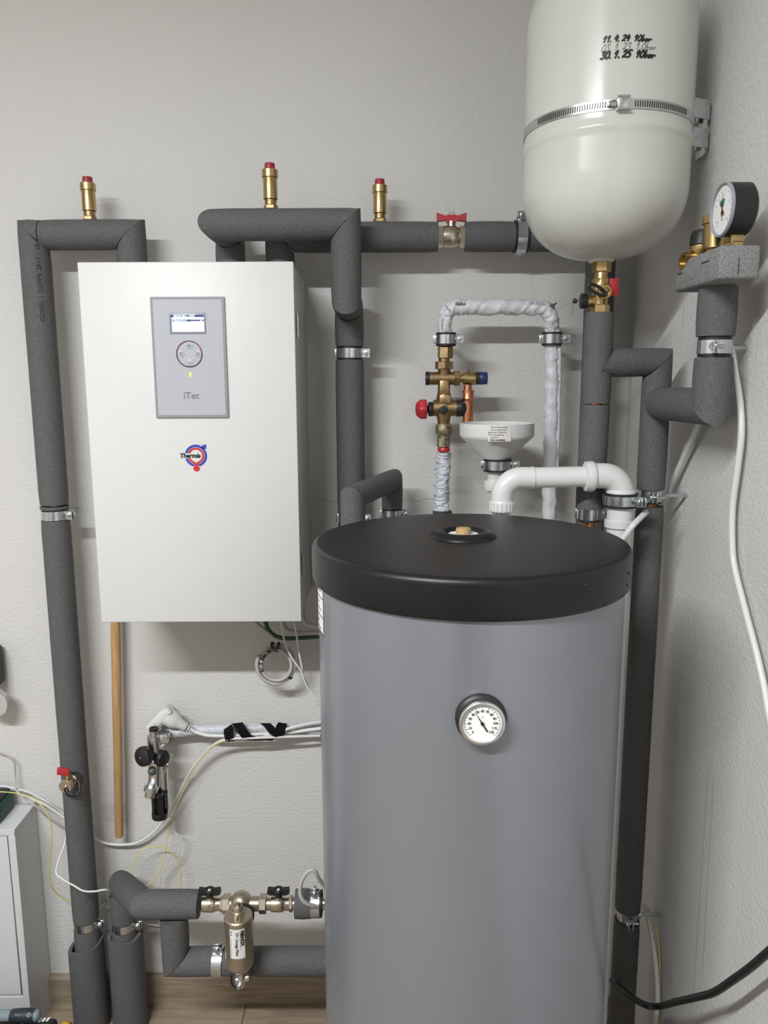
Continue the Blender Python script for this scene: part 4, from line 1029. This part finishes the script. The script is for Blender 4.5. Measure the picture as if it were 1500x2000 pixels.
# coil
cc = A(540.5, 1296, YK); CR = .0445
CO = thing('cable_coil', 'coil of grey cable with black ties below the white unit', 'cable coil', (cc.x, cc.y, cc.z - CR))
cp = []
for k in range(73):
    a = math.radians(150 + 10 * k); tw = k / 72
    rr = CR - .004 * tw - .002 * math.sin(a * 1.5)
    cp.append(V((cc.x + math.cos(a) * rr * .93, cc.y - .010 + .018 * tw, cc.z + math.sin(a) * rr * 1.02 - .001)))
MB().tube(cp, .0043, 12).build('cable', M['cablegrey'], CO)
cp = []
for k in range(37):
    a = math.radians(-40 + 10 * k); rr = CR - .0085
    cp.append(V((cc.x + .001 + math.cos(a) * rr * .93, cc.y - .012, cc.z + .001 + math.sin(a) * rr)))
MB().tube(cp, .0042, 12).build('cable', M['cablegrey'], CO)
for ch, ang in zip('Kr.S 8mm PB OC', [198 - 8.6 * k for k in range(14)]):
    if ch == ' ': continue
    a = math.radians(ang); rr = CR - .0085
    lettering('cable_print', M['print'], CO, planemap((cc.x + .001 + math.cos(a) * rr * .93, cc.y - .0165, cc.z + .001 + math.sin(a) * rr), UX, UZ, (0, -1, 0), .0003, a - math.pi / 2), ch, .0105, bold=.0005)
for ang, rr in ((100, CR - .003), (-43, CR - .002), (82, CR - .004)):
    a = math.radians(ang); c_ = V((cc.x + math.cos(a) * rr * .93, cc.y - .004, cc.z + math.sin(a) * rr))
    MB().ring(c_, (-math.sin(a), 0, math.cos(a)), .0115 if ang > 0 else .0072, .0085 if ang > 0 else .005, .005, 20).build('cable_tie', M['black'], CO)

# ------------------------------------------------------------------ wooden dowel
sx0, sx1 = A(229, 1230, -.035), A(233, 1634, -.035)
sx1 = V((sx1.x, -.035, sx1.z)); st0 = V((sx0.x - .0, -.035, uz0 + .001))
solo(MB().lathe(sx1, st0 - sx1, [(0, .0082), (.003, .0098), ((st0 - sx1).length, .0108)], 28), 'wooden_dowel', M['stick'], 'long round pine dowel hanging below the left side of the white unit', 'wooden stick')

# ------------------------------------------------------------------ adapter plug, lead, velcro
YP = -.05
def PP(px, py, dy=0): return A(px, py, YP + dy)
AD = thing('plug_adapter', 'white mains plug and angled adapter on the wall above the tap', 'plug', PP(320, 1440, .04))
ang = math.radians(46)
R_ = Matrix.Rotation(-ang, 3, 'Y')
MB().box(PP(313, 1403, .012), (.062, .050, .026), R_, bev=.006, seg=3).build('adapter_body', M['cablewhite'], AD)
MB().box(PP(318, 1400, -.008), (.050, .016, .018), R_, bev=.005, seg=3).build('adapter_face', M['cablewhite'], AD)
pd = (PP(378, 1428) - PP(328, 1398)).normalized()
MB().lathe(PP(326, 1398, .002), pd, [(0, .0185), (.002, .0205), (.018, .0200), (.028, .0150), (.036, .0118), (.050, .0100), (.052, .008)], 12).build('plug', M['cablewhite'], AD)
rl = MB()
for k in range(4): rl.ring(PP(368 + k * 4.5, 1422 + k * 2.3, .002), pd, .0078 - k * .0006, .004, .003, 20)
rl.build('strain_relief', M['cablewhite'], AD)
cable('lead', 'white mains lead running from the plug towards the tank',
      [PP(372, 1424, .002), PP(386, 1431, .0), PP(405, 1436, -.002), PP(430, 1437, -.002), PP(470, 1436, -.004), PP(520, 1433, -.004), PP(560, 1431, 0), PP(600, 1426, 0), PP(650, 1420, 0)], .0042, 'cablewhite')
cable('lead', 'white cable rising out of the velcro strap towards the tank',
      [PP(505, 1440, .0), PP(540, 1431, -.012), PP(570, 1421, -.012), PP(600, 1414, -.008), PP(640, 1408, .0)], .0036, 'cablewhite')
hs = catmull([PP(318, 1432, .02), PP(340, 1430, .018), PP(380, 1427, .016), (PP(430, 1424, .016)), PP(500, 1422, .016), PP(560, 1423, .016), PP(612, 1424, .016), PP(660, 1424, .016)], 16)
solo(MB().tube(hs, .0122, 24, rfun=wr(.32, 85, 21)), 'foil_hose', M['filmgrey'], 'crumpled silver film hose running along the wall to the tank', 'hose', sharp=60)
# velcro tape wound round the cables
vp = []
vt = thing('velcro_strap', 'black velcro strap wound around the cables and foil hose', 'strap', PP(500, 1450))
def ribbon(pts, width, th, nm):
    """flat band given by paired edge points"""
    vs, fs = [], []
    for a, b in pts: vs += [a, b]
    n = len(pts)
    for i in range(n - 1): fs.append((2 * i, 2 * i + 1, 2 * i + 3, 2 * i + 2))
    off = len(vs); vs2 = [v + V((0, th, 0)) for v in vs]
    fs2 = [tuple(i + off for i in f[::-1]) for f in fs]
    rim = [(0, 1, off + 1, off), (2 * n - 2, 2 * n - 1, off + 2 * n - 1, off + 2 * n - 2)]
    for i in range(n - 1):
        rim.append((2 * i, 2 * i + 2, off + 2 * i + 2, off + 2 * i)); rim.append((2 * i + 1, 2 * i + 3, off + 2 * i + 3, off + 2 * i + 1))
    MB().add(vs + vs2, fs + fs2 + rim).build(nm, M['blackmat'], vt)
d0 = -.020
ribbon([(PP(438, 1432, .01), PP(452, 1418, .01)), (PP(437, 1425, -.008), PP(452, 1415, -.008)), (PP(437, 1433, d0), PP(455, 1421, d0)), (PP(440, 1447, d0), PP(456, 1441, d0)), (PP(446, 1449, -.010), PP(458, 1447, -.01))], .02, .0016, 'strap_turn')
ribbon([(PP(452, 1414, .0), PP(474, 1411, .0)), (PP(454, 1416, -.012), PP(474, 1412, -.014)), (PP(464, 1431, d0), PP(481, 1424, d0)), (PP(472, 1441, d0), PP(490, 1436, d0)), (PP(484, 1446, -.014), PP(505, 1441, -.014)), (PP(520, 1446, -.012), PP(522, 1440, -.012)), (PP(531, 1447, -.006), PP(545, 1436, -.006))], .02, .0016, 'strap_turn')
ribbon([(PP(508, 1413, -.006), PP(528, 1413, -.006)), (PP(516, 1419, -.016), PP(537, 1422, -.018)), (PP(526, 1433, d0), PP(546, 1428, d0)), (PP(538, 1440, -.016), PP(556, 1434, -.016))], .02, .0016, 'strap_turn')
ribbon([(PP(544, 1411, -.004), PP(561, 1414, -.004)), (PP(540, 1416, -.016), PP(558, 1422, -.016)), (PP(536, 1428, -.019), PP(556, 1434, -.018)), (PP(530, 1445, -.012), PP(552, 1438, -.012))], .02, .0016, 'strap_turn')

# ------------------------------------------------------------------ chrome filling tap with black knob
YT = -.075
def PT(px, py, dy=0): return A(px, py, YT + dy)
TP = thing('filling_tap', 'chrome filling tap with black knob and strainer basket on the wall', 'tap', PT(312, 1598))
MB().cyl(PT(314, 1444, .07), PT(312, 1446, .0), .0155, seg=28).ring(PT(318, 1437, .055), NY, .022, .010, .006).build('wall_connection', M['chrome'], TP)
MB().lathe(PT(300, 1424), PT(303, 1470) - PT(300, 1424), [(.001, .0085), (.002, .0095), (.012, .0095), (.016, .0150), (.050, .0165), (.055, .014)], 32).box(PT(318, 1440, .01), (.03, .03, .024), bev=.006).build('upper_body', M['chrome'], TP)
MB().ring(PT(300, 1424), NZ, .0098, .0060, .006).build('top_ring', M['black'], TP)
kdir = V((-.45, -.85, .12)).normalized()
k0 = PT(298, 1470, -.002)
MB().lathe(k0, kdir, [(0, .0155), (.010, .0165), (.014, .0140), (.018, .0140), (.020, .0215), (.028, .0225), (.034, .0210), (.036, .0175), (.037, .002)], 36).build('knob', M['black'], TP)
MB().lathe(k0 + kdir * .0366, kdir, [(0, .0024), (.0012, .002)], 16).build('knob_pin', M['zinc'], TP)
MB().lathe(PT(308, 1478, .004), V((.8, -.5, 0)), [(0, .012), (.006, .0170), (.016, .0190), (.022, .0160), (.024, .006)], 32).build('vacuum_breaker_cap', M['black'], TP)
MB().lathe(PT(304, 1486), PT(302, 1548) - PT(304, 1486), [(0, .0150), (.012, .0155), (.025, .0135), (.040, .0150), (.060, .0150)], 32).cyl(PT(317, 1490, .01), PT(320, 1552, .01), .0125, seg=24).build('lower_body', M['chrome'], TP)
MB().cyl(PT(298, 1507, -.010), PT(296, 1506, -.022), .0088, seg=24, bev=.001).build('side_plug', M['black'], TP)
MB().lathe(PT(298, 1528, -.016), PT(292, 1560, -.020) - PT(298, 1528, -.016), [(0, .0105), (.008, .0125), (.012, .0172), (.019, .0172), (.020, .0125), (.034, .0120), (.034, .0095), (.026, .0095)], 10).build('hose_nozzle', M['chrome'], TP)
MB().tube(catmull([PT(320, 1498, -.008), PT(325, 1494, -.012), PT(328, 1493, -.012), PT(327, 1497, -.010), PT(321, 1506, -.008), PT(320, 1515, -.004)], 5), .0022, 8).build('lever_hook', M['chrome'], TP)
bt, bb = PT(313, 1549), PT(312, 1597)
bk = MB().lathe(bb, bt - bb, [(0, .0150), (.001, .0172), (.010, .0178), (.013, .0185), (.016, .0178), (.016, .0150)], 36, True, False)
bk.ring(bt, bt - bb, .0168, .0145, .010)
for k in range(5):
    a = 2 * math.pi * (k + .1) / 5; u_ = V((math.cos(a), math.sin(a), 0)) * .0160
    bk.box((bt + bb) / 2 + u_ + NZ * .004, (.003, .011, .036), Matrix.Rotation(a, 3, 'Z'))
bk.cyl(bb + NZ * .012, bt, .0085, seg=20)
bk.build('strainer_basket', M['black'], TP)

# ------------------------------------------------------------------ magnetic filter with its two valves
def PB(px, py, dy=0): return A(px, py, YB + dy)
zv = zb1
def small_valve(xc, label):
    t = thing('isolating_valve', label, 'valve', (xc, YB, zv - .02), 'isolating valves of the filter')
    MB().lathe((xc - .022, YB, zv), NX, [(0, .0145), (.001, .0160), (.012, .0165), (.024, .0165), (.027, .0145), (.030, .0135), (.042, .0135)], 36).build('body', M['nickel'], t)
    MB().hexa((xc + .016, YB, zv), (xc + .024, YB, zv), .0165).build('hex', M['nickel'], t)
    MB().cyl((xc - .006, YB, zv + .014), (xc - .006, YB, zv + .026), .0075, seg=20).build('stem', M['nickel'], t)
    hx = xc - .006; hz_ = zv + .030
    h = MB().lathe((hx, YB, hz_ - .012), NZ, [(0, .0078), (.004, .0085), (.010, .0105), (.016, .0112), (.0175, .0095), (.0175, .006), (.015, .006), (.0149, .0)], 28, True, False)
    for s in (-1, 1):
        h.poly([(hx + s * .006, YB - .0065, hz_ - .006), (hx + s * .006, YB - .0065, hz_ + .0045), (hx + s * .0225, YB - .0055, hz_ + .0055), (hx + s * .0235, YB - .0055, hz_ - .0045), (hx + s * .016, YB - .006, hz_ - .007)], (0, 1, 0), .0125)
    h.build('handle', M['black'], t, sharp=30)
    MB().hexa((hx, YB, hz_ + .002), (hx, YB, hz_ + .0048), .0042).build('handle_screw', M['zinc'], t)
    return t
xv_a, xv_b = PB(416, 1765).x, PB(550, 1765).x
small_valve(xv_a, 'nickel isolating valve with black T-handle left of the magnetic filter')
small_valve(xv_b, 'nickel isolating valve with black T-handle between filter and tank')
FL = thing('magnetic_filter', 'satin nickel magnetic filter canister with white printed label', 'filter', (PB(467, 1890).x, YB - .05, PB(467, 1900, -.05).z))
xt = PB(471, 1762).x
MB().hexa((PB(436, 1765).x, YB, zv), (PB(450, 1765).x, YB, zv), .0205).build('union_nut', M['nickel'], FL)
MB().hexa((PB(507, 1765).x, YB, zv), (PB(521, 1765).x, YB, zv), .0200).build('union_nut', M['nickel'], FL)
MB().cyl((PB(448, 1765).x, YB, zv), (PB(508, 1765).x, YB, zv), .0150, seg=32).cyl((PB(515, 1765).x, YB, zv), (PB(534, 1765).x, YB, zv), .0128, seg=28).cyl((PB(425, 1765).x, YB, zv), (PB(440, 1765).x, YB, zv), .0128, seg=28).sphere((xt, YB, zv + .004), .0235, (1, 1, 1)).cyl((xt, YB, zv), (xt, YB - .05, zv - .014), .0200, seg=28).build('tee_body', M['filter'], FL)
MB().cyl((xt + .004, YB - .018, zv - .008), (xt + .006, YB - .030, zv - .010), .0262, seg=36).build('swivel_ring', M['rubber'], FL)
YFI = YB - .062
def PF(px, py, dy=0): return A(px, py, YFI + dy)
fx = PF(467, 1830).x; ft, fb = PF(467, 1787).z, PF(467, 1879).z; rf = .0288
MB().lathe((fx, YFI, 0), NZ, [(fb - .016, .0130), (fb - .012, .0205), (fb - .003, rf - .002), (fb + .004, rf), (ft - .002, rf), (ft, rf - .0018)], 56).build('canister', M['filter'], FL)
MB().lathe((fx - .001, YFI + .003, ft - .001), NZ, [(0, .0135), (.009, .0130), (.0105, .0112), (.012, .0110), (.019, .0105), (.021, .009), (.0215, .0)], 32, True, False).box((fx - .0, YFI - .015, ft + .0025), (.0026, .012, .006), bev=.0008).build('top_cap', M['filter'], FL)
MB().cyl((fx - .001, YFI + .003, ft + .0195), (fx - .001, YFI + .003, ft + .0245), .0058, seg=20, bev=.001).build('vent_screw', M['nickel'], FL)
MB().hexa((fx + .002, YFI, fb - .024), (fx + .002, YFI, fb - .012), .0135, phase=.2).build('drain_hex', M['nickel'], FL)
dz_ = PF(472, 1913, -.004)
MB().lathe(dz_ + V((0, 0, .016)), (0, 0, -1), [(0, .009), (.012, .010), (.020, .0085), (.030, .0080)], 20).cyl(dz_ + V((-.012, -.004, .002)), dz_ + V((.014, .002, .004)), .0075, seg=16).hexa(dz_ + V((-.006, -.008, -.012)), dz_ + V((-.004, -.010, -.002)), .006).build('drain_cock', M['chrome'], FL)
MB().tube(catmull([PF(455, 1896, -.01), PF(452, 1905, -.014), PF(452, 1918, -.016), PF(456, 1926, -.016), PF(463, 1929, -.016), PF(468, 1925, -.016)], 6), .0022, 8).build('cap_strap', M['rubber'], FL)
MB().tube(catmull([PF(487, 1880, .01), PF(491, 1893, .012), PF(494, 1901, .014), PF(490, 1903, .016)], 5), .0010, 6).build('tag_cord', M['rubber'], FL)
azf = math.atan2(fx - EYE.x, YFI - EYE.y)
azc = math.asin((PF(463.5, 1842, -rf).x - fx) / rf)
zl0, zl1 = PF(464, 1873, -rf).z, PF(464, 1816, -rf).z
def cpatch(cx_, cy_, r_, a0, a1, z0, z1, off, n=12):
    vs, fs = [], []
    for k in range(n + 1):
        a = a0 + (a1 - a0) * k / n; vs += [V((cx_ + math.sin(a) * (r_ + off), cy_ - math.cos(a) * (r_ + off), z)) for z in (z0, z1)]
    for k in range(n): fs.append((2 * k, 2 * k + 2, 2 * k + 3, 2 * k + 1))
    return MB().add(vs, fs)
ha = .0150 / rf
cpatch(fx, YFI, rf, azc - ha, azc + ha, zl0, zl1, .0006).build('label', M['whitelabel'], FL)
zm = (zl0 + zl1) / 2
lettering('label_print', M['print'], FL, cylmap((fx, YFI), rf, azc - .0008 / rf, zm, .001, -math.pi / 2), 'TF1 Omega Filter', .0078, bold=.0002, space=.96)
lettering('label_print', M['print'], FL, cylmap((fx, YFI), rf, azc + .0100 / rf, zl1 - .0205, .001, -math.pi / 2), 'FERNOX', .0088, bold=.0006)
for u_ in (.0060, -.0125):
    zz0 = zl1 - .006 if u_ > 0 else zl1 - .020
    cpatch(fx, YFI, rf, azc + u_ / rf - .010, azc + u_ / rf + .010, zl0 + (.020 if u_ > 0 else .004), zz0, .001, 2).build('label_rule', M['inkfaint'], FL)
for k in range(2):
    z_ = zl1 - .006 - k * .006
    cpatch(fx, YFI, rf, azc - .0135 / rf, azc - .0105 / rf, z_ - .0016, z_ + .0016, .001, 2).build('label_symbol', M['inkfaint'], FL)
# short sleeve and fitting at the tank
xq = PB(593, 1758).x
run('tank_inlet_pipe', 'short grey foam sleeve between filter valve and tank', [(PB(577, 1765).x, YB, zv), (PB(608, 1765).x, YB, zv)], .0300, core=None)
MB_ = MB().cyl((PB(570, 1765).x, YB, zv), (PB(680, 1765).x, YB, zv), .0125, seg=24)
solo(MB_, 'inlet_fitting', M['nickel'], 'bare nickel pipe stub passing behind the tank', 'pipe')
clamp((PB(616, 1762).x, YB, zv), NX, .022, (0, -.35, 1), (0, 1, .3), .24, 'pipe clamp tight against the left side of the grey tank', width=.02, rod=False)
cable('cable', 'short grey sensor cable looping at the tank inlet sleeve',
      [PB(612, 1769, -.03), PB(600, 1765, -.036), PB(590, 1756, -.038), PB(586, 1742, -.036), PB(588, 1725, -.034), PB(595, 1710, -.032), PB(606, 1700, -.03), PB(616, 1702, -.028), PB(622, 1715, -.022), PB(640, 1740, 0)], .0042, 'cablegrey')

# ------------------------------------------------------------------ drain cock with red lever on the far-left riser
YDC = YW - RP
def PD(px, py, dy=0): return A(px, py, YDC + dy)
DC = thing('drain_cock', 'small drain cock with red lever on the far-left riser', 'valve', PD(138, 1545))
a_, b_ = PD(147, 1517, .02), PD(127, 1538, -.042)
MB().cyl(a_, PD(143, 1520, -.004), .0155, seg=28).build('rosette', M['black'], DC)
dd = (b_ - PD(143, 1520, 0)).normalized()
MB().lathe(PD(143, 1520, .0), dd, [(0, .0125), (.010, .0125), (.012, .0098), (.022, .0098), (.024, .0112), (.030, .0112)], 28).build('body', M['nickel'], DC)
MB().lathe(b_ - dd * .012, dd, [(0, .0135), (.001, .0148), (.009, .0148), (.0105, .0135), (.0106, .003), (.014, .003), (.0145, .0)], 32, True, False).build('end_cap', M['nickel'], DC)
lv = PD(124, 1507, -.028)
MB().box(lv, (.027, .008, .0165), Matrix.Rotation(math.radians(8), 3, 'Y'), bev=.002).build('lever', M['red'], DC)
MB().cyl(PD(133, 1518, -.026), PD(133, 1510, -.026), .006, seg=16).build('spindle', M['brass'], DC)
MB().tube(catmull([b_ + dd * .004, b_ + V((.004, -.004, -.012)), b_ + V((.012, -.002, -.020)), b_ + V((.020, .004, -.021)), b_ + V((.026, .010, -.014)), b_ + V((.025, .016, -.004)), b_ + V((.020, .022, .004))], 6), .0021, 8).build('cap_strap', M['black'], DC)

# ------------------------------------------------------------------ print on the far-left riser
for o_ in list(COL.objects):
    if o_.name == 'heating_pipe': HPIPE = o_
zp_ = A(76, 552, YW - RP).z
azp = math.asin(max(-1, min(1, (A(76, 552, YW - RP).x - xl) / RP)))
lettering('pipe_print', M['print'], HPIPE, cylmap((xl, YW), RP, azp, zp_, .0006, math.pi / 2), 'CONEL / COPPE 2813 / 28', .0120, space=1.12)

# ------------------------------------------------------------------ left: white cabinet and things on and by it
cx1 = -.8370; cz1 = A(60, 1570, 0).z - .0; cdep = .113; cw = .60; ctop = A(103, 1568, -.001).z
CB = thing('slim_cabinet', 'slim white cabinet against the wall at lower left', 'cabinet', (cx1 - cw / 2, -cdep / 2, 0))
fr = .016
MB().box((cx1 - cw / 2, -cdep / 2 - .0, ctop - fr / 2), (cw, cdep - .002, fr), bev=.0012, seg=1).build('top_panel', M['cabinet'], CB)
MB().box((cx1 - fr / 2, -cdep / 2 - .0, (ctop - fr) / 2), (fr, cdep - .002, ctop - fr), bev=.0012, seg=1).build('side_panel', M['cabinet'], CB)
MB().box((cx1 - cw + fr / 2, -cdep / 2 - .0, (ctop - fr) / 2), (fr, cdep - .002, ctop - fr), bev=.0012, seg=1).build('side_panel', M['cabinet'], CB)
MB().box((cx1 - cw / 2, -cdep / 2 + .02, ctop / 2), (cw - 2 * fr, cdep * .6, ctop - 2 * fr)).build('carcass', M['gap'], CB)
zdoor = A(40, 1946, -cdep).z
MB().box((cx1 - cw / 2, -cdep + .010, (zdoor + ctop - fr) / 2), (cw - 2 * fr - .006, .016, ctop - fr - zdoor - .004), bev=.001, seg=1).build('door', M['cabinet'], CB)
MB().box((cx1 - cw / 2, -cdep + .009, zdoor / 2 - .001), (cw - 2 * fr, .016, zdoor - .004), bev=.001, seg=1).build('plinth', M['cabinet'], CB)
# green tool on the cabinet
gp = A(2, 1585, -.062)
GT = thing('power_tool_case', 'dark green tool with black top on the white cabinet', 'tool', (gp.x - .03, -.062, ctop))
MB().box((gp.x - .034, -.062, ctop + .022), (.09, .09, .044), bev=.006).build('body', M['toolgreen'], GT)
MB().box((gp.x - .036, -.062, ctop + .048), (.084, .082, .010), bev=.004).build('top', M['black'], GT)
# thing hanging at the left edge of the wall
wl = A(3, 1368, -.05); 
BR = thing('wall_holder', 'pale rounded plastic piece below a dark part at the left wall edge', 'holder', (wl.x, -.05, A(3, 1396, -.05).z))
hp0 = [(-.016, -.032), (.002, -.032), (.012, -.024), (.017, -.010), (.017, .002), (.013, .012), (.004, .020), (-.004, .027), (-.012, .036), (-.034, .036), (-.05, .01), (-.045, -.02)]
MB().poly([(wl.x + a, -.060, wl.z + b) for a, b in hp0], (0, 1, 0), .016).build('rounded_plate', M['rosette'], BR, sharp=25)
MB().box((wl.x - .026, -.032, wl.z + .075), (.040, .050, .095), bev=.01).build('dark_part', M['black'], BR)
# tools on the floor
gz0 = A(40, 1981, -.225).z - .0145
gcx_ = A(113, 1992, -.22).x
CS = thing('tool_case', 'dark olive tool case with white markings on the floor at lower left', 'tool case', (gcx_ - .2, -.36, 0))
MB().box((gcx_ - .20, -.338, gz0 / 2), (.40, .25, gz0), bev=.012, seg=3).build('body', M['caseolive'], CS)
mk = MB()
for k in range(7):
    c_ = A(45 + k * 8, 1996.5 - k * .75, Z=gz0); mk.poly([c_ + V((-.0034, -.004, .0002)), c_ + V((.0020, -.004, .0002)), c_ + V((.0040, .006, .0002)), c_ + V((-.0014, .006, .0002))], (0, 0, 1), .0006)
mk.build('markings', M['whitelabel'], CS)
s0, s1 = A(-40, 1985, -.228), A(78, 1979.5, -.228)
zsd = gz0 + .0145
s0 = V((s0.x, -.228, zsd)); s1 = V((s1.x, -.228, zsd)); sd = s1 - s0; L = sd.length
SD = thing('screwdriver', 'screwdriver with dark handle lying on the olive tool case', 'screwdriver', (s0 + s1) / 2)
MB().lathe(s0, sd, [(L * .30, .010), (L * .34, .0118), (L * .52, .0112), (L * .53, .0115)], 24).build('shaft_collar', M['toolgrey'], SD)
MB().lathe(s0, sd, [(L * .52, .0115), (L * .54, .0130), (L * .66, .0140), (L * .80, .0145), (L * .92, .0128), (L * .925, .011)], 28).build('handle', M['tooldark'], SD)
MB().lathe(s0, sd, [(L * .92, .0125), (L * .96, .0115), (L * .99, .0080), (L, .003)], 24).build('end_cap', M['toolgrey'], SD)
MB().ring(s0 + sd * .85 + V((0, -.0095, .0100)), (0, -.7, .72), .0042, .0026, .0012, 24).build('handle_ring', M['toolgrey'], SD)
lettering('handle_print', M['toolgrey'], SD, planemap(s0 + sd * .67 + V((0, -.0101, .0101)), UX, (0, .7, .72), (0, -.7, .72), .0004), 'PH 2', .006)
MB().cyl(s0 - sd * .3, s0 + sd * .32, .003, seg=12).build('blade', M['zinc'], SD)
yc = A(128, 2001, -.085)
solo(MB().lathe((yc.x, -.088, .001), NZ, [(0, .013), (.010, .013), (.016, .0115), (.020, .007), (.021, .0)], 24, True, False), 'yellow_cap', M['capyellow'], 'small yellow plastic cap on the floor beside the cabinet', 'cap')

# ------------------------------------------------------------------ loose wires on the left
YQ = -.02
def Q(px, py, dy=0): return A(px, py, YQ + dy)
cable('cable', 'white cable sagging from behind the far-left riser to the chrome tap',
      [Q(60, 1560), Q(90, 1573), Q(130, 1600), Q(170, 1628), Q(200, 1645), Q(235, 1650), Q(270, 1645), Q(300, 1625), Q(322, 1600), Q(335, 1580), Q(352, 1545), Q(375, 1502, -.01), Q(400, 1470, -.02), Q(425, 1450, -.035), Q(450, 1443, -.045), Q(500, 1441, -.045), Q(560, 1439, -.04), Q(625, 1437, -.03)], .0032, 'cablewhite')
cable('fibre_cable', 'yellow fibre looping down from the velcro strap to the return pipe',
      [Q(445, 1445, -.05), Q(415, 1458, -.035), Q(385, 1492, -.02), Q(360, 1540, -.015), Q(340, 1585, -.015), Q(328, 1630, -.015), Q(318, 1680, -.03), Q(303, 1715, -.05), Q(282, 1732, -.06), Q(262, 1725, -.06), Q(257, 1700, -.05), Q(268, 1670, -.035), Q(290, 1655, -.025), Q(315, 1654, -.02), Q(338, 1668, -.02), Q(352, 1695, -.02), Q(353, 1725, -.02), Q(345, 1760, -.02)], .0012, 'yellow')
cable('wire', 'thin white wire kinked below the chrome tap down to the pipe',
      [Q(327, 1594, -.01), Q(338, 1598, -.012), Q(341, 1625, -.012), Q(354, 1638, -.012), Q(348, 1668, -.012), Q(325, 1695, -.012), Q(313, 1715, -.012), Q(314, 1745, -.012)], .0016, 'cablewhite')
cable('wire', 'white wire crossing in front of the far-left riser',
      [Q(135, 1560, -.02), Q(128, 1640, -.05), Q(115, 1680, -.08), Q(110, 1705, -.10), Q(125, 1719, -.11), Q(145, 1730, -.115), Q(163, 1740, -.118), Q(185, 1741, -.115), Q(210, 1738, -.11), Q(235, 1750, -.03)], .0021, 'cablewhite')
cable('fibre_cable', 'yellow fibre hanging down the side of the white cabinet',
      [Q(-10, 1546, -.06), Q(30, 1549, -.06), Q(65, 1560, -.07), Q(90, 1585, -.075), Q(101, 1620, -.07), Q(99, 1665, -.06), Q(96, 1705, -.05), Q(103, 1735, -.04), Q(120, 1752, -.02), Q(145, 1763, -.01), Q(190, 1770, -.005), Q(225, 1771, -.01)], .0012, 'yellow')
cable('wire', 'grey wire coming down the wall above the white cabinet',
      [Q(-10, 1466), Q(15, 1476), Q(28, 1492), Q(30, 1520), Q(31, 1542, -.02), Q(45, 1555, -.03), Q(70, 1575, -.04), Q(95, 1598, -.02), Q(130, 1620)], .0021, 'cablegrey')
cable('wire', 'white wire running from the left edge over the cabinet to the riser',
      [Q(-10, 1533, -.01), Q(20, 1538, -.01), Q(50, 1545, -.01), Q(75, 1557, -.01), Q(95, 1568, -.01), Q(115, 1582), Q(140, 1602)], .0021, 'cablewhite')
cable('wire', 'pale looped wire end beside the right floor pipe clamp',
      [A(270, 1797, -.02), A(285, 1804, -.02), A(300, 1806, -.02), A(310, 1808, -.02), A(313, 1800, -.02), A(314, 1780, -.02)], .0016, 'cablewhite')
